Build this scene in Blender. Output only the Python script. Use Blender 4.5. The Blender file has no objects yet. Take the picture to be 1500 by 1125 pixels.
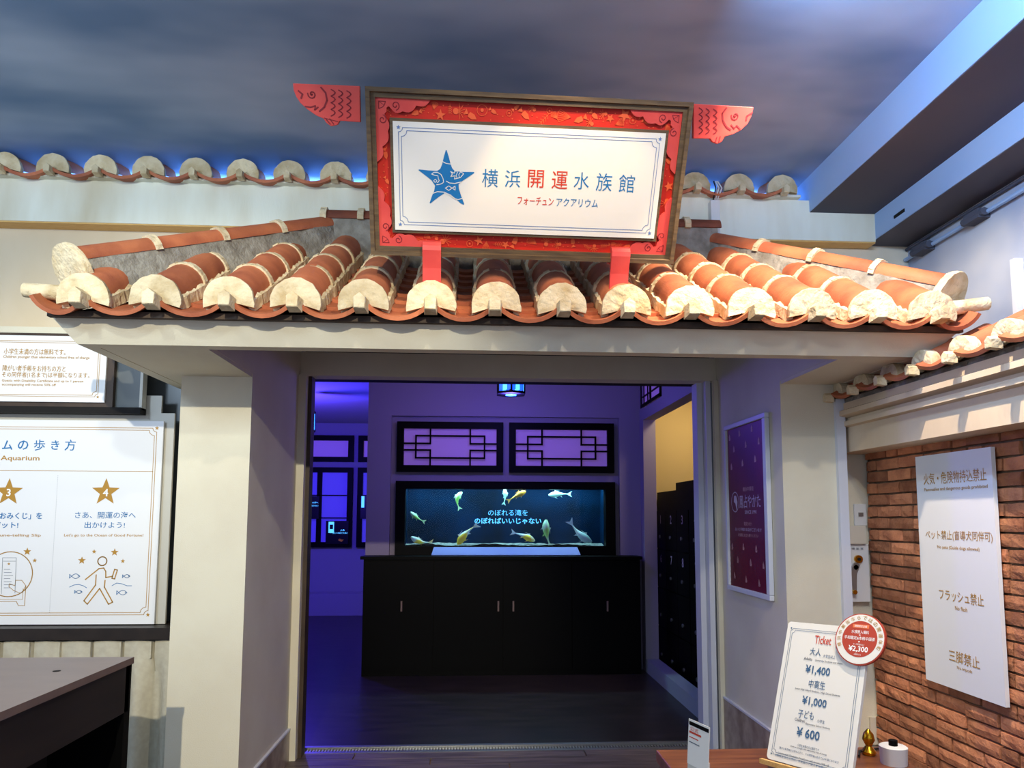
import bpy, math, random
from mathutils import Matrix, Vector
random.seed(7)
C = bpy.context.scene.collection
SC = bpy.context.scene
PI = math.pi

# ------------------------------------------------------------------ camera
PITCH, YAW, ROLL, FPX, CY = 0.09219, 0.0545, 0.00312, 1050.0, 660.5
cp, sp, cw, sw = math.cos(PITCH), math.sin(PITCH), math.cos(YAW), math.sin(YAW)
FW = Vector((sw*cp, cw*cp, sp)); RT = Vector((cw, -sw, 0)); UP = RT.cross(FW)
RT2 = math.cos(ROLL)*RT + math.sin(ROLL)*UP
UP2 = -math.sin(ROLL)*RT + math.cos(ROLL)*UP
EYE = Vector((0, 0, 1.55))
cam = bpy.data.objects.new('camera', bpy.data.cameras.new('camera')); C.objects.link(cam)
m = Matrix((RT2, UP2, -FW)).transposed().to_4x4(); m.translation = EYE
cam.matrix_world = m
cam.data.sensor_width = 36.0; cam.data.lens = FPX/1500*36
cam.data.shift_y = (CY-562.5)/1500
cam.data.clip_start = .02
SC.camera = cam

def ray(px, py):
    return RT2*((px-750)/FPX) + UP2*(-(py-CY)/FPX) + FW
def at(px, py, Y=None, X=None, Z=None):
    d = ray(px, py)
    t = Y/d.y if Y is not None else X/d.x if X is not None else (Z-1.55)/d.z
    return EYE + d*t

# ------------------------------------------------------------------ world, exposure
w = bpy.data.worlds.new('world'); SC.world = w; w.use_nodes = True
w.node_tree.nodes['Background'].inputs[0].default_value = (.66, .78, 1.0, 1)
w.node_tree.nodes['Background'].inputs[1].default_value = .70
vs = SC.view_settings
vs.view_transform = 'Standard'; vs.look = 'None'; vs.gamma = 1; vs.exposure = 0.55
vs.use_curve_mapping = False
SC.cycles.max_bounces = 6; SC.cycles.diffuse_bounces = 4; SC.cycles.glossy_bounces = 3
SC.cycles.transparent_max_bounces = 8; SC.cycles.sample_clamp_indirect = 3
SC.cycles.use_denoising = True

def light(name, typ, loc, target, power, col, size=.1, size_y=None, spot=None, blend=.3):
    d = bpy.data.lights.new(name, typ); d.energy = power; d.color = col
    if typ == 'AREA':
        d.size = size
        if size_y: d.shape = 'RECTANGLE'; d.size_y = size_y
    else: d.shadow_soft_size = size
    if spot: d.spot_size = math.radians(spot); d.spot_blend = blend
    o = bpy.data.objects.new(name, d); C.objects.link(o); o.location = loc
    v = Vector(target)-Vector(loc)
    o.rotation_euler = v.to_track_quat('-Z', 'Y').to_euler()
    return o
WARM = (1, .80, .56); NEUT = (1, .93, .82); COOL = (.45, .62, 1)
# track spots on the ceiling in front of the entrance
light('track_spot_sign', 'SPOT', (.55, 1.1, 3.55), (.35, 3.0, 2.80), 24, (1, .88, .74), .03, spot=50, blend=.6)
light('track_spot_tiles', 'SPOT', (.25, 2.05, 3.42), (.45, 2.97, 2.36), 28, (1, .66, .30), .02, spot=66, blend=.4)
light('track_spot_wall_left', 'SPOT', (-1.3, .4, 3.45), (-2.0, 4.1, 3.25), 90, (.90, 1, .93), .05, spot=60, blend=.7)
light('track_spot_wall_right', 'SPOT', (1.55, .6, 3.35), (2.1, 4.1, 3.25), 45, (1, .93, .74), .05, spot=44, blend=.5)
light('track_spot_tiles_right', 'SPOT', (1.30, 2.10, 3.42), (1.38, 3.0, 2.42), 14, (1, .70, .38), .02, spot=76, blend=.4)
light('track_spot_right', 'SPOT', (1.25, 2.25, 3.6), (1.9, 3.3, 1.6), 200, (1, .82, .60), .02, spot=95, blend=.4)
light('track_spot_left', 'SPOT', (-.57, -2.3, 3.52), (-1.5, 3.8, 1.3), 720, (1, .92, .72), .03, spot=38, blend=.5)
light('track_spot_front', 'SPOT', (.6, .9, 3.6), (.3, 3.9, 1.0), 75, (1, .90, .72), .03, spot=80, blend=.6)
light('counter_light', 'SPOT', (1.3, .6, 3.3), (1.5, 2.8, .9), 60, (1, .9, .75), .04, spot=60, blend=.6)
light('cool_fill_left', 'AREA', (-2.8, .6, 3.1), (-1.6, 3.2, 2.5), 32, (.62, .80, 1), .4, .4)  # unseen fill, added to cool the left roof tiles
# unseen blue fill added for the beam faces, then the parapet cove strip
light('beam_fill', 'AREA', (1.0, 1.1, 3.36), (2.5, 1.1, 3.44), 60, (.32, .58, 1), 2.5, .12)
light('cove_strip', 'AREA', (-.6, 4.36, 3.44), (-.6, 4.62, 3.56), 75, (.25, .5, 1), 5.0, .03)
# inside: blue lamps and the locker room's warm lamp
light('blue_hall_lamp', 'POINT', (.33, 6.3, 2.55), (0, 0, 0), 20, (.15, .10, 1), .12)
light('blue_room_lamp', 'POINT', (-2.4, 9.0, 2.4), (0, 0, 0), 150, (.10, .06, 1), .12)
light('blue_room_uplight', 'SPOT', (-2.6, 8.8, 1.9), (-2.3, 8.7, 3.1), 90, (.02, .05, 1), .06, spot=90)
light('violet_fill', 'AREA', (-.2, 5.9, 3.0), (.2, 7.4, 1.6), 3, (.8, .5, .95), .6, .3)
light('locker_room_lamp', 'AREA', (2.32, 6.9, 3.0), (2.3, 7.0, 0), 9, (1, .82, .46), .3, .3)
light('tank_lamp', 'AREA', (.35, 7.58, 1.90), (.35, 7.66, 0), 26, (.42, .85, 1), 2.0, .2)

# ------------------------------------------------------------------ materials
def lin(c):
    return tuple((x/255/12.92 if x/255 <= .04045 else ((x/255+.055)/1.055)**2.4) for x in c)
def mat(name, col, rough=.7, col2=None, scale=8, bump=0, bscale=60, metal=0, emit=None, estr=0,
        spec=.35, rnd=False, stretch=None, detail=4, lo=.35, hi=.65, bdist=.004):
    M = bpy.data.materials.new(name); M.use_nodes = True
    nt = M.node_tree; b = nt.nodes['Principled BSDF']; N = nt.nodes.new; Lk = nt.links.new
    b.inputs['Base Color'].default_value = (*lin(col), 1)
    b.inputs['Roughness'].default_value = rough; b.inputs['Metallic'].default_value = metal
    b.inputs['Specular IOR Level'].default_value = spec
    tc = N('ShaderNodeTexCoord'); src = tc.outputs['Object']
    if stretch:
        mp = N('ShaderNodeMapping'); mp.inputs['Scale'].default_value = stretch
        Lk(src, mp.inputs[0]); src = mp.outputs[0]
    if rnd:
        oi = N('ShaderNodeObjectInfo'); ad = N('ShaderNodeVectorMath'); ad.operation = 'ADD'
        mu = N('ShaderNodeMath'); mu.operation = 'MULTIPLY'; mu.inputs[1].default_value = 37
        Lk(oi.outputs['Random'], mu.inputs[0]); Lk(src, ad.inputs[0]); Lk(mu.outputs[0], ad.inputs[1]); src = ad.outputs[0]
    if col2:
        nz = N('ShaderNodeTexNoise'); nz.inputs['Scale'].default_value = scale; nz.inputs['Detail'].default_value = detail
        Lk(src, nz.inputs['Vector'])
        rp = N('ShaderNodeValToRGB'); rp.color_ramp.elements[0].position = lo; rp.color_ramp.elements[1].position = hi
        rp.color_ramp.elements[0].color = (*lin(col), 1); rp.color_ramp.elements[1].color = (*lin(col2), 1)
        Lk(nz.outputs['Fac'], rp.inputs[0]); out = rp.outputs[0]
        if rnd:
            hs = N('ShaderNodeHueSaturation'); m2 = N('ShaderNodeMapRange')
            m2.inputs['To Min'].default_value = .55 if rnd == 2 else .82; m2.inputs['To Max'].default_value = 1.25 if rnd == 2 else 1.12
            Lk(oi.outputs['Random'], m2.inputs[0]); Lk(m2.outputs[0], hs.inputs['Value']); Lk(out, hs.inputs['Color']); out = hs.outputs[0]
        Lk(out, b.inputs['Base Color'])
    if bump:
        n2 = N('ShaderNodeTexNoise'); n2.inputs['Scale'].default_value = bscale; n2.inputs['Detail'].default_value = 5
        Lk(src, n2.inputs['Vector'])
        bp = N('ShaderNodeBump'); bp.inputs['Strength'].default_value = bump; bp.inputs['Distance'].default_value = bdist
        Lk(n2.outputs['Fac'], bp.inputs['Height']); Lk(bp.outputs[0], b.inputs['Normal'])
    if emit:
        b.inputs['Emission Color'].default_value = (*lin(emit), 1); b.inputs['Emission Strength'].default_value = estr
    return M

M = {}
M['plaster'] = mat('plaster', (218, 212, 190), .85, (210, 202, 180), 2.5, .25, 180)
M['wall_cream'] = mat('wall_cream', (226, 212, 188), .85, (212, 194, 164), 1.6, .2, 120, stretch=(1, 1, .5))
M['cornice'] = mat('cornice_paint', (230, 230, 214), .85, (196, 182, 150), 2.2, .3, 60, stretch=(1.4, 1, .35), lo=.4, hi=.8)
M['cornice_warm'] = mat('cornice_warm', (216, 196, 168), .85, (192, 168, 136), 2.2, .3, 60, stretch=(1.4, 1, .35), lo=.4, hi=.8)
M['sky'] = mat('painted_sky', (102, 130, 162), .95, (166, 184, 206), .75, 0, detail=3, stretch=(1, 2.2, 1), lo=.36, hi=.7)
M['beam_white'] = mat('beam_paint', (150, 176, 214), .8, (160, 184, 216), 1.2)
M['beam_under'] = mat('beam_underside', (72, 74, 88), .8, (80, 80, 90), 1.2)  # beam shade put into the colour; also the grey of pipe and couplings
M['beam_wall'] = mat('cloud_wall', (150, 160, 184), .9, (196, 196, 200), 1.6, detail=3)
M['tile'] = mat('terracotta', (190, 112, 74), .62, (158, 86, 58), 7, .35, 90, rnd=True)
M['tile_dark'] = mat('terracotta_dull', (146, 80, 56), .75, (112, 62, 46), 7, .35, 90, rnd=True)
M['shikkui'] = mat('lime_plaster', (218, 202, 168), .92, (176, 150, 104), 11, .9, 38, rnd=True, lo=.42, hi=.8, bdist=.012)
M['mortar'] = mat('grey_mortar', (150, 146, 136), .95, (120, 114, 104), 14, 1, 45, bdist=.01)
M['deck'] = mat('roof_underlay', (92, 78, 66), .95, (62, 54, 48), 9, .8, 40)
M['frame_wood'] = mat('dark_bronze_wood', (78, 62, 46), .45, (104, 84, 58), 30, .3, 200, stretch=(.3, 3, 3))
M['red'] = mat('vermilion', (206, 40, 20), .5, (188, 32, 18), 6)
M['orange'] = mat('orange_ink', (226, 92, 48), .5)
M['coral'] = mat('coral_lacquer', (214, 78, 70), .45, (204, 66, 62), 9)
M['coral_line'] = mat('coral_groove', (128, 30, 40), .6)
M['white_panel'] = mat('white_print', (226, 222, 212), .55)
M['board_white'] = mat('notice_white', (232, 232, 232), .5)
M['ink_blue'] = mat('ink_blue', (24, 112, 170), .5)
M['ink_navy'] = mat('ink_navy', (60, 96, 130), .5)
M['ink_line'] = mat('ink_line_blue', (96, 124, 172), .5)
M['ink_red'] = mat('ink_red', (196, 62, 40), .5)
M['ink_gold'] = mat('ink_gold', (178, 132, 46), .45)
M['ink_grey'] = mat('ink_grey', (90, 100, 112), .6)
M['ink_white'] = mat('ink_white', (244, 244, 240), .5)
M['black'] = mat('black_lacquer', (3, 3, 3), .5, spec=.08)
M['dark_wood'] = mat('dark_counter', (34, 28, 26), .45, (44, 36, 32), 12, stretch=(1, .2, 1))
M['counter_top'] = mat('counter_laminate', (118, 98, 88), .35, (128, 106, 94), 10, stretch=(.3, 1, 1))
M['brown_frame'] = mat('brown_window_frame', (58, 44, 34), .5, (70, 54, 40), 10)
M['glass_grey'] = mat('smoked_pane', (96, 100, 100), .25)
M['acrylic'] = mat('milky_acrylic', (198, 194, 182), .4)
M['curtain'] = mat('curtain_cloth', (196, 190, 170), .9, (186, 178, 158), 30, .2, 300)
M['brick'] = mat('brick_clay', (208, 138, 96), .9, (172, 108, 76), 11, .8, 50, rnd=2, bdist=.01)
M['brick_mortar'] = mat('brick_joint', (134, 108, 84), .95, (108, 84, 64), 20, .8, 60)
M['marble'] = mat('marble', (176, 160, 140), .35, (132, 112, 96), 9, detail=8)
M['table'] = mat('table_wood', (126, 76, 48), .4, (94, 52, 34), 7, stretch=(.5, 5, 5))
M['plank'] = mat('floor_plank', (112, 98, 88), .5, (74, 62, 56), 5, .2, 60, stretch=(.6, 6, 1), rnd=True)
M['floor_in'] = mat('inner_floor', (52, 44, 44), .32, (36, 30, 32), 3, .15, 40, stretch=(1, 4, 1))
M['inner_wall'] = mat('inner_wall_paint', (150, 140, 158), .85)
M['pane'] = mat('window_paper', (190, 160, 200), .6, emit=(120, 80, 180), estr=.25)
M['pane_blue'] = mat('window_paper_blue', (150, 140, 200), .6, emit=(50, 40, 200), estr=.35)
M['strip'] = mat('strip_blue', (104, 116, 186), .5)
M['yellow_wall'] = mat('locker_room_wall', (214, 190, 140), .85)
M['kerb'] = mat('kerb_paint', (150, 156, 170), .6)
M['steel'] = mat('brushed_steel', (160, 160, 158), .35, metal=.8)
M['alu'] = mat('white_aluminium', (206, 208, 216), .4)
M['plastic_white'] = mat('white_plastic', (214, 214, 212), .4)
M['plastic_beige'] = mat('beige_plastic', (206, 198, 180), .45)
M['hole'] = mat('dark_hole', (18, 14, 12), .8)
M['poster'] = mat('maroon_poster', (112, 18, 28), .45, (82, 8, 20), 2)
M['poster_ink'] = mat('poster_ink', (196, 178, 190), .5)
M['poster_bird'] = mat('poster_emblem', (196, 150, 140), .5)
M['poster_net'] = mat('poster_net', (128, 30, 34), .5)
M['gold'] = mat('gold', (212, 160, 40), .25, metal=1)
M['pale_wood'] = mat('easel_wood', (220, 178, 110), .5, (206, 160, 92), 20, stretch=(1, 8, 8))
M['badge_red'] = mat('badge_red', (176, 64, 44), .5)
M['badge_orange'] = mat('badge_orange', (230, 120, 70), .5)
M['blue_glow'] = mat('lantern_glass', (20, 60, 230), .4, emit=(20, 70, 255), estr=2.2)
M['blue_glow2'] = mat('lantern_glass_bright', (60, 140, 255), .4, emit=(60, 150, 255), estr=3.0)
M['tank_back'] = mat('tank_backdrop', (6, 34, 62), 1, (8, 22, 36), 3, spec=0)
M['tank_sand'] = mat('tank_sand', (150, 160, 150), .9, (90, 100, 100), 40, 1, 60)
M['screen_blue'] = mat('screen_lettering', (120, 220, 255), .5, emit=(90, 200, 255), estr=.9)
M['screen_dark'] = mat('screen_dark', (10, 8, 14), .3)
M['cable_black'] = mat('black_cable', (20, 20, 22), .5)
def koi_mat(n, a, b, s): return mat(n, a, .35, b, s, lo=.45, hi=.55)
M['koi_pale'] = koi_mat('koi_pale', (190, 225, 215), (160, 210, 200), 9)
M['koi_yellow'] = koi_mat('koi_yellow', (200, 230, 220), (236, 214, 60), 7)
M['koi_orange'] = koi_mat('koi_orange', (250, 170, 40), (250, 200, 90), 9)
M['koi_green'] = koi_mat('koi_green', (180, 220, 190), (150, 215, 110), 7)
g = bpy.data.materials.new('tank_glass'); g.use_nodes = True; nt = g.node_tree
for n in list(nt.nodes): nt.nodes.remove(n)
o_ = nt.nodes.new('ShaderNodeOutputMaterial'); mx = nt.nodes.new('ShaderNodeMixShader'); tr = nt.nodes.new('ShaderNodeBsdfTransparent'); gl = nt.nodes.new('ShaderNodeBsdfGlossy')
gl.inputs['Roughness'].default_value = .02; mx.inputs[0].default_value = .005
nt.links.new(tr.outputs[0], mx.inputs[1]); nt.links.new(gl.outputs[0], mx.inputs[2]); nt.links.new(mx.outputs[0], o_.inputs[0])
M['glass'] = g

# ------------------------------------------------------------------ mesh helpers
class MB:
    def __init__(s): s.v = []; s.f = []
    def add(s, v, f):
        k = len(s.v); s.v += [tuple(p) for p in v]; s.f += [[i+k for i in q] for q in f]; return s
    def box(s, x0, x1, y0, y1, z0, z1):
        return s.add([(x, y, z) for x in (x0, x1) for y in (y0, y1) for z in (z0, z1)],
                     [(0, 1, 3, 2), (4, 6, 7, 5), (0, 4, 5, 1), (2, 3, 7, 6), (0, 2, 6, 4), (1, 5, 7, 3)])
    def prism(s, pts, d0, d1, ax='z'):
        """polygon pts (2-D, CCW) pushed from d0 to d1 along ax"""
        n = len(pts)
        def P(a, b, d): return {'z': (a, b, d), 'y': (a, d, b), 'x': (d, a, b)}[ax]
        vs_ = [P(a, b, d0) for a, b in pts]+[P(a, b, d1) for a, b in pts]
        return s.add(vs_, [list(range(n))[::-1], list(range(n, 2*n))]+[[i, (i+1) % n, n+(i+1) % n, n+i] for i in range(n)])
    def tube(s, path, r, n=8, cap=True):
        rings = []; path = [Vector(p) for p in path]
        for i, p in enumerate(path):
            t = (path[min(i+1, len(path)-1)]-path[max(i-1, 0)]).normalized()
            a = t.orthogonal().normalized() if i == 0 else (a-t*a.dot(t)).normalized()
            b = t.cross(a); rr = r[i] if isinstance(r, (list, tuple)) else r
            rings.append([p+(a*math.cos(2*PI*k/n)+b*math.sin(2*PI*k/n))*rr for k in range(n)])
        vv = [q for g_ in rings for q in g_]; f = []
        for i in range(len(rings)-1):
            for k in range(n): f.append([i*n+k, i*n+(k+1) % n, (i+1)*n+(k+1) % n, (i+1)*n+k])
        if cap: f += [list(range(n))[::-1], list(range((len(rings)-1)*n, len(rings)*n))]
        return s.add(vv, f)
    def shell(s, r0, r1, a0, a1, y0, y1, n=10, cx=0, cz=0, y1b=None):
        """part-ring (angles in degrees from +x) between radii r0<r1, from y0 to y1"""
        vv = []
        for y in (y0, y1):
            for k in range(n+1):
                a = math.radians(a0+(a1-a0)*k/n)
                for r in (r0, r1): vv.append((cx+r*math.cos(a), y, cz+r*math.sin(a)))
        m_ = 2*(n+1); f = []
        for k in range(n):
            i = 2*k
            f += [(i+1, i+3, m_+i+3, m_+i+1), (i, m_+i, m_+i+2, i+2), (i, i+2, i+3, i+1), (m_+i, m_+i+1, m_+i+3, m_+i+2)]
        f += [(0, 1, m_+1, m_), (2*n, m_+2*n, m_+2*n+1, 2*n+1)]
        return s.add(vv, f)
    def mesh(s, name, m_, smooth=False):
        me = bpy.data.meshes.new(name); me.from_pydata(s.v, [], s.f)
        import bmesh
        bm = bmesh.new(); bm.from_mesh(me); bmesh.ops.recalc_face_normals(bm, faces=bm.faces); bm.to_mesh(me); bm.free()
        me.materials.append(M[m_] if isinstance(m_, str) else m_)
        if smooth:
            for p in me.polygons: p.use_smooth = True
            me.set_sharp_from_angle(angle=math.radians(40))
        return me
def obj(name, me, parent=None, mtx=None, bevel=0):
    o = bpy.data.objects.new(name, me); C.objects.link(o)
    if parent: o.parent = parent
    if mtx is not None: o.matrix_local = mtx
    if bevel:
        b = o.modifiers.new('b', 'BEVEL'); b.width = bevel; b.segments = 2; b.limit_method = 'ANGLE'
    return o
def bx(name, m_, dims, parent=None, bevel=0, **k):
    return obj(name, MB().box(*dims).mesh(name, m_), parent, bevel=bevel)
def tag(o, label, cat, group=None, kind=None):
    o['label'] = label; o['category'] = cat
    if group: o['group'] = group
    if kind: o['kind'] = kind
    return o
def thing(name, label, cat, loc=(0, 0, 0), group=None, mtx=None):
    o = bpy.data.objects.new(name, None); C.objects.link(o); o.empty_display_size = .05
    if mtx is not None: o.matrix_world = mtx
    else: o.location = loc
    return tag(o, label, cat, group)
def struct(o, label, cat='wall'):
    o['kind'] = 'structure'; o['label'] = label; o['category'] = cat; return o
T = Matrix.Translation
def Rm(a, ax): return Matrix.Rotation(a, 4, ax)

# --- boards: local x = right, y = up, z = out of the face
class Board:
    def __init__(s, origin, yaw=0, lean=0, roll=0, side=None):
        u = Vector((math.cos(yaw), math.sin(yaw), 0)); n = Vector((math.sin(yaw), -math.cos(yaw), 0)); v = Vector((0, 0, 1))
        if side == 'left_facing': u = Vector((0, -1, 0)); n = Vector((-1, 0, 0))
        v2 = math.cos(lean)*v+math.sin(lean)*n; n2 = math.cos(lean)*n-math.sin(lean)*v
        s.u = math.cos(roll)*u+math.sin(roll)*v2; s.v = -math.sin(roll)*u+math.cos(roll)*v2; s.n = n2; s.o = Vector(origin)
        s.m = Matrix((s.u, s.v, s.n)).transposed().to_4x4(); s.m.translation = s.o
    def L(s, px, py, h=0):
        d = ray(px, py); o = s.o+s.n*h; t = (o-EYE).dot(s.n)/d.dot(s.n); p = EYE+d*t-s.o
        return p.dot(s.u), p.dot(s.v)
_fc = {}
def glyphs(txt, bold=0):
    if any('\u4e00' <= ch <= '\u9fff' for ch in txt): bold = min(bold, .003)   # dense characters clog when thickened
    k = (txt, bold)
    if k not in _fc:
        c = bpy.data.curves.new('f', 'FONT'); c.body = txt; c.offset = bold; c.resolution_u = 2
        o = bpy.data.objects.new('f', c); C.objects.link(o); bpy.context.view_layer.update()
        me = bpy.data.meshes.new_from_object(o)
        v = [tuple(p.co[:2]) for p in me.vertices]; f = [list(p.vertices) for p in me.polygons]
        bpy.data.objects.remove(o); bpy.data.curves.remove(c); bpy.data.meshes.remove(me)
        xs = [p[0] for p in v]; ys = [p[1] for p in v]
        x0, x1, y0, y1 = min(xs), max(xs), min(ys), max(ys)
        _fc[k] = ([((x-(x0+x1)/2)/(x1-x0), (y-(y0+y1)/2)/(y1-y0)) for x, y in v], f, (x1-x0)/(y1-y0))
    return _fc[k]
class Ink:
    """flat print collected in a board's plane"""
    def __init__(s): s.mb = {}
    def g(s, m_): return s.mb.setdefault(m_, MB())
    def text(s, m_, txt, cx, cy, w=None, h=None, bold=.008, rot=0, z=.0012):
        v, f, asp = glyphs(txt, bold)
        if w is None: w = h*asp
        if h is None: h = w/asp
        c, q = math.cos(rot), math.sin(rot)
        s.g(m_).add([(cx+x*w*c-y*h*q, cy+x*w*q+y*h*c, z) for x, y in v], f)
    def line(s, m_, pts, wd, closed=False, z=.001):
        n = len(pts); r = range(n if closed else n-1)
        for i in r:
            a = Vector(pts[i]); b = Vector(pts[(i+1) % n]); d = b-a
            if d.length < 1e-7: continue
            d.normalize(); p = Vector((-d.y, d.x))*wd/2; e = d*wd*.3
            s.g(m_).add([(*(a-e-p), z), (*(b+e-p), z), (*(b+e+p), z), (*(a-e+p), z)], [(0, 1, 2, 3)])
    def poly(s, m_, pts, z=.001): s.g(m_).add([(x, y, z) for x, y in pts], [list(range(len(pts)))])
    def star(s, m_, cx, cy, r, z=.001, r2=.42, rot=0):
        p = [(cx+(r if k % 2 == 0 else r*r2)*math.sin(k*PI/5+rot), cy+(r if k % 2 == 0 else r*r2)*math.cos(k*PI/5+rot)) for k in range(10)]
        s.g(m_).add([(cx, cy, z)]+[(x, y, z) for x, y in p], [(0, 1+(k+1) % 10, 1+k) for k in range(10)])
    def circ(s, m_, cx, cy, r, wd, n=28, a0=0, a1=360, z=.001):
        s.line(m_, [(cx+r*math.cos(math.radians(a0+(a1-a0)*k/n)), cy+r*math.sin(math.radians(a0+(a1-a0)*k/n))) for k in range(n+1)], wd, z=z)
    def disc(s, m_, cx, cy, r, n=40, z=.001): s.poly(m_, [(cx+r*math.cos(2*PI*k/n), cy+r*math.sin(2*PI*k/n)) for k in range(n)], z)
    def border(s, m_, x0, x1, y0, y1, d, wd, notch):
        for i in (0, 1):
            a = i*d; q = notch
            X0, X1, Y0, Y1 = x0+a, x1-a, y0+a, y1-a
            P_ = []
            for cx, cy, st in ((X0, Y0, 90), (X1, Y0, 180), (X1, Y1, 270), (X0, Y1, 0)):
                qq = q if i else q*.75
                arc = [(cx+qq*math.cos(math.radians(st-t)), cy+qq*math.sin(math.radians(st-t))) for t in (0, 30, 60, 90)]
                P_ += arc
            s.line(m_, P_, wd, closed=True)
        for cx, cy in ((x0, y0), (x1, y0), (x1, y1), (x0, y1)): s.star(m_, cx, cy, q*.42)
    def fish(s, m_, cx, cy, l, wd, flip=1):
        n = 10; up = [(cx+flip*(-l*.5+l*.0+l*.72*k/n+l*.28*0+.14*l), cy+l*.2*math.sin(PI*k/n)) for k in range(n+1)]
        dn = [(x, 2*cy-y) for x, y in up][::-1]
        s.line(m_, up+dn, wd); tx = up[0][0]
        s.line(m_, [up[0], (tx-flip*l*.17, cy+l*.17), (tx-flip*l*.17, cy-l*.17)], wd, closed=True)
        s.disc(m_, up[n-2][0], cy+l*.02, wd, 6)
    def put(s, parent, name='lettering', lift=None):
        for k, mb in s.mb.items():
            o = obj(name if k not in ('x',) else name, mb.mesh(name, k), parent)

# ================================================================== STRUCTURE
# levels
YP, YD, YF, ZS = 3.80, 4.85, 3.10, 2.28
XL0, XL1, XR0, XR1 = -1.53, -1.165, 1.68, 1.98
YC, YW = 4.10, 4.20
fl = struct(bx('floor', 'brick_mortar', (-5, 3.2, -3, 4.93, -.08, -.012)), 'brown plank floor before the doorway', 'floor')
pl = [MB().box(-.75, .75, -.058, .058, 0, .012).mesh('plank', 'plank')]
for r in range(8):
    for k in range(-2, 3):
        x = k*1.51+(r % 3)*.5
        o = obj('plank', pl[0], fl, T((x, 4.93-.06-r*.12, -.012)))
struct(bx('floor_inner', 'floor_in', (-7, 3.2, 5.08, 15, -.08, 0)), 'dark glossy floor inside the aquarium hall', 'floor')
struct(bx('ceiling', 'sky', (-5.2, 2.03, -3, 4.62, 3.625, 3.78)), 'ceiling painted as a grey-blue cloudy sky', 'ceiling')
struct(bx('wall_cove', 'beam_white', (-5.2, 2.1, 4.60, 4.68, 3.2, 3.625)), 'blue-lit wall strip behind the parapet tiles', 'wall')
b1 = struct(bx('beam', 'beam_white', (2.03, 2.437, -3, YC+.3, 3.403, 3.78)), 'upper pale blue ceiling beam on the right', 'beam')
b2 = struct(bx('beam', 'beam_white', (2.437, 2.71, -3, YC+.3, 3.242, 3.78)), 'lower pale blue ceiling beam nearest the right wall', 'beam')
struct(bx('wall_right_upper', 'beam_wall', (2.70, 2.8, -3, 4.4, 0, 3.25)), 'cloudy pale blue upper wall on the right', 'wall')
bx('underside_shade', 'beam_under', (2.034, 2.437, -3, YC+.3, 3.400, 3.4045), b1); bx('underside_shade', 'beam_under', (2.441, 2.70, -3, YC+.3, 3.239, 3.2435), b2)  # thin sheets added in a darker colour to deepen the shade underneath
# parapet band with its ledge, wall under it
wb = MB().box(-5.2, 2.437, YC, YC+.2, 3.226, 3.475)
struct(obj('wall_parapet', wb.mesh('wall_parapet', 'cornice')), 'weathered cream parapet band under the small roof tiles', 'wall')
mb = MB().box(-5.2, 2.70, YW, 4.46, 2.90, 3.24).box(-5.2, -1.54, YW, 4.46, 2.6, 2.90).box(-5.2, -1.18, 4.30, 4.46, 0, 2.6).box(1.99, 2.70, YW, 4.46, 0, 2.90)
struct(obj('wall_back', mb.mesh('wall_back', 'wall_cream')), 'cream wall behind the canopy roof', 'wall')
struct(bx('trim_parapet', 'pale_wood', (-5.2, 2.437, YC+.004, YC+.1, 3.218, 3.226)), 'thin brown ledge line under the parapet band', 'trim')
# pillars
for nm, x0, x1, lb in (('pillar', XL0, XL1, 'left cream plaster pillar of the doorway, beside the notice board'), ('pillar', XR0, XR1, 'right cream plaster pillar of the doorway, beside the price board')):
    o = obj(nm, MB().box(x0, x1, YP, YD-.03, 0, ZS+.021).mesh(nm, 'plaster')); struct(o, lb, 'pillar')
up_ = [(3.16, ZS+.02), (YD, ZS+.02), (YD, 2.85), (3.84, 2.85), (3.16, 2.44)]
mb = MB().prism(up_, XL0+.02, XL1-.001, 'x').prism(up_, XR0+.001, XR1-.02, 'x')
struct(obj('wall_doorway_upper', mb.mesh('w', 'plaster')), 'shaded upper reveal walls behind the fascia', 'wall')
struct(bx('ceiling_doorway', 'hole', (XL1, XR0, 3.95, 5.0, 2.85, 2.9)), 'dark void above the doorway', 'ceiling')  # near-black colour stands in for the unlit void
struct(obj('lintel', MB().box(XL1, XR0, YD-.03, YD+.1, 2.495, 2.655).mesh('lintel', 'plaster')), 'brown-shaded lintel over the doorway', 'lintel')
struct(bx('wall_over_lintel', 'hole', (XL1, XR0, YD+.1, YD+.2, 2.495, 2.9)), 'wall strip above the lintel, coloured dark for the unlit void', 'wall')  # shade of the gap put into the near-black colour
# marble plinths on both reveals
for x, z, lb in ((XL1, .20, 'marble skirting at the foot of the left pillar'), (XR0, .37, 'marble skirting at the foot of the right pillar')):
    s = 1 if x < 0 else -1
    o = struct(bx('baseboard_reveal', 'marble', (min(x, x+.012*s), max(x, x+.012*s), YP, YD-.03, 0, z)), lb, 'baseboard')
    bx('plinth_strip', 'alu', (min(x, x+.016*s), max(x, x+.016*s), YP, YD-.03, z-.008, z+.004), o)
# door frames
d = struct(bx('door_frame_left', 'plaster', (XL1, XL1+.05, YD-.06, YD+.02, 0, 2.495)), 'left door jamb', 'door')
bx('rail', 'brown_frame', (XL1+.05, XL1+.075, YD, YD+.1, 0, 2.495), d)
d = struct(bx('door_frame_right', 'alu', (1.605, 1.64, YD-.02, YD+.06, 0, 2.495)), 'right door jamb with sliding-door rails', 'door')
bx('rail', 'alu', (1.565, 1.603, YD+.05, YD+.16, 0, 2.495), d)
bx('jamb_back', 'kerb', (1.64, XR0, YD+.04, YD+.16, 0, 2.495), d)
bx('jamb_edge', 'plaster', (XR0-.03, XR0, YD-.06, YD-.02, 0, 2.495), d)
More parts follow.
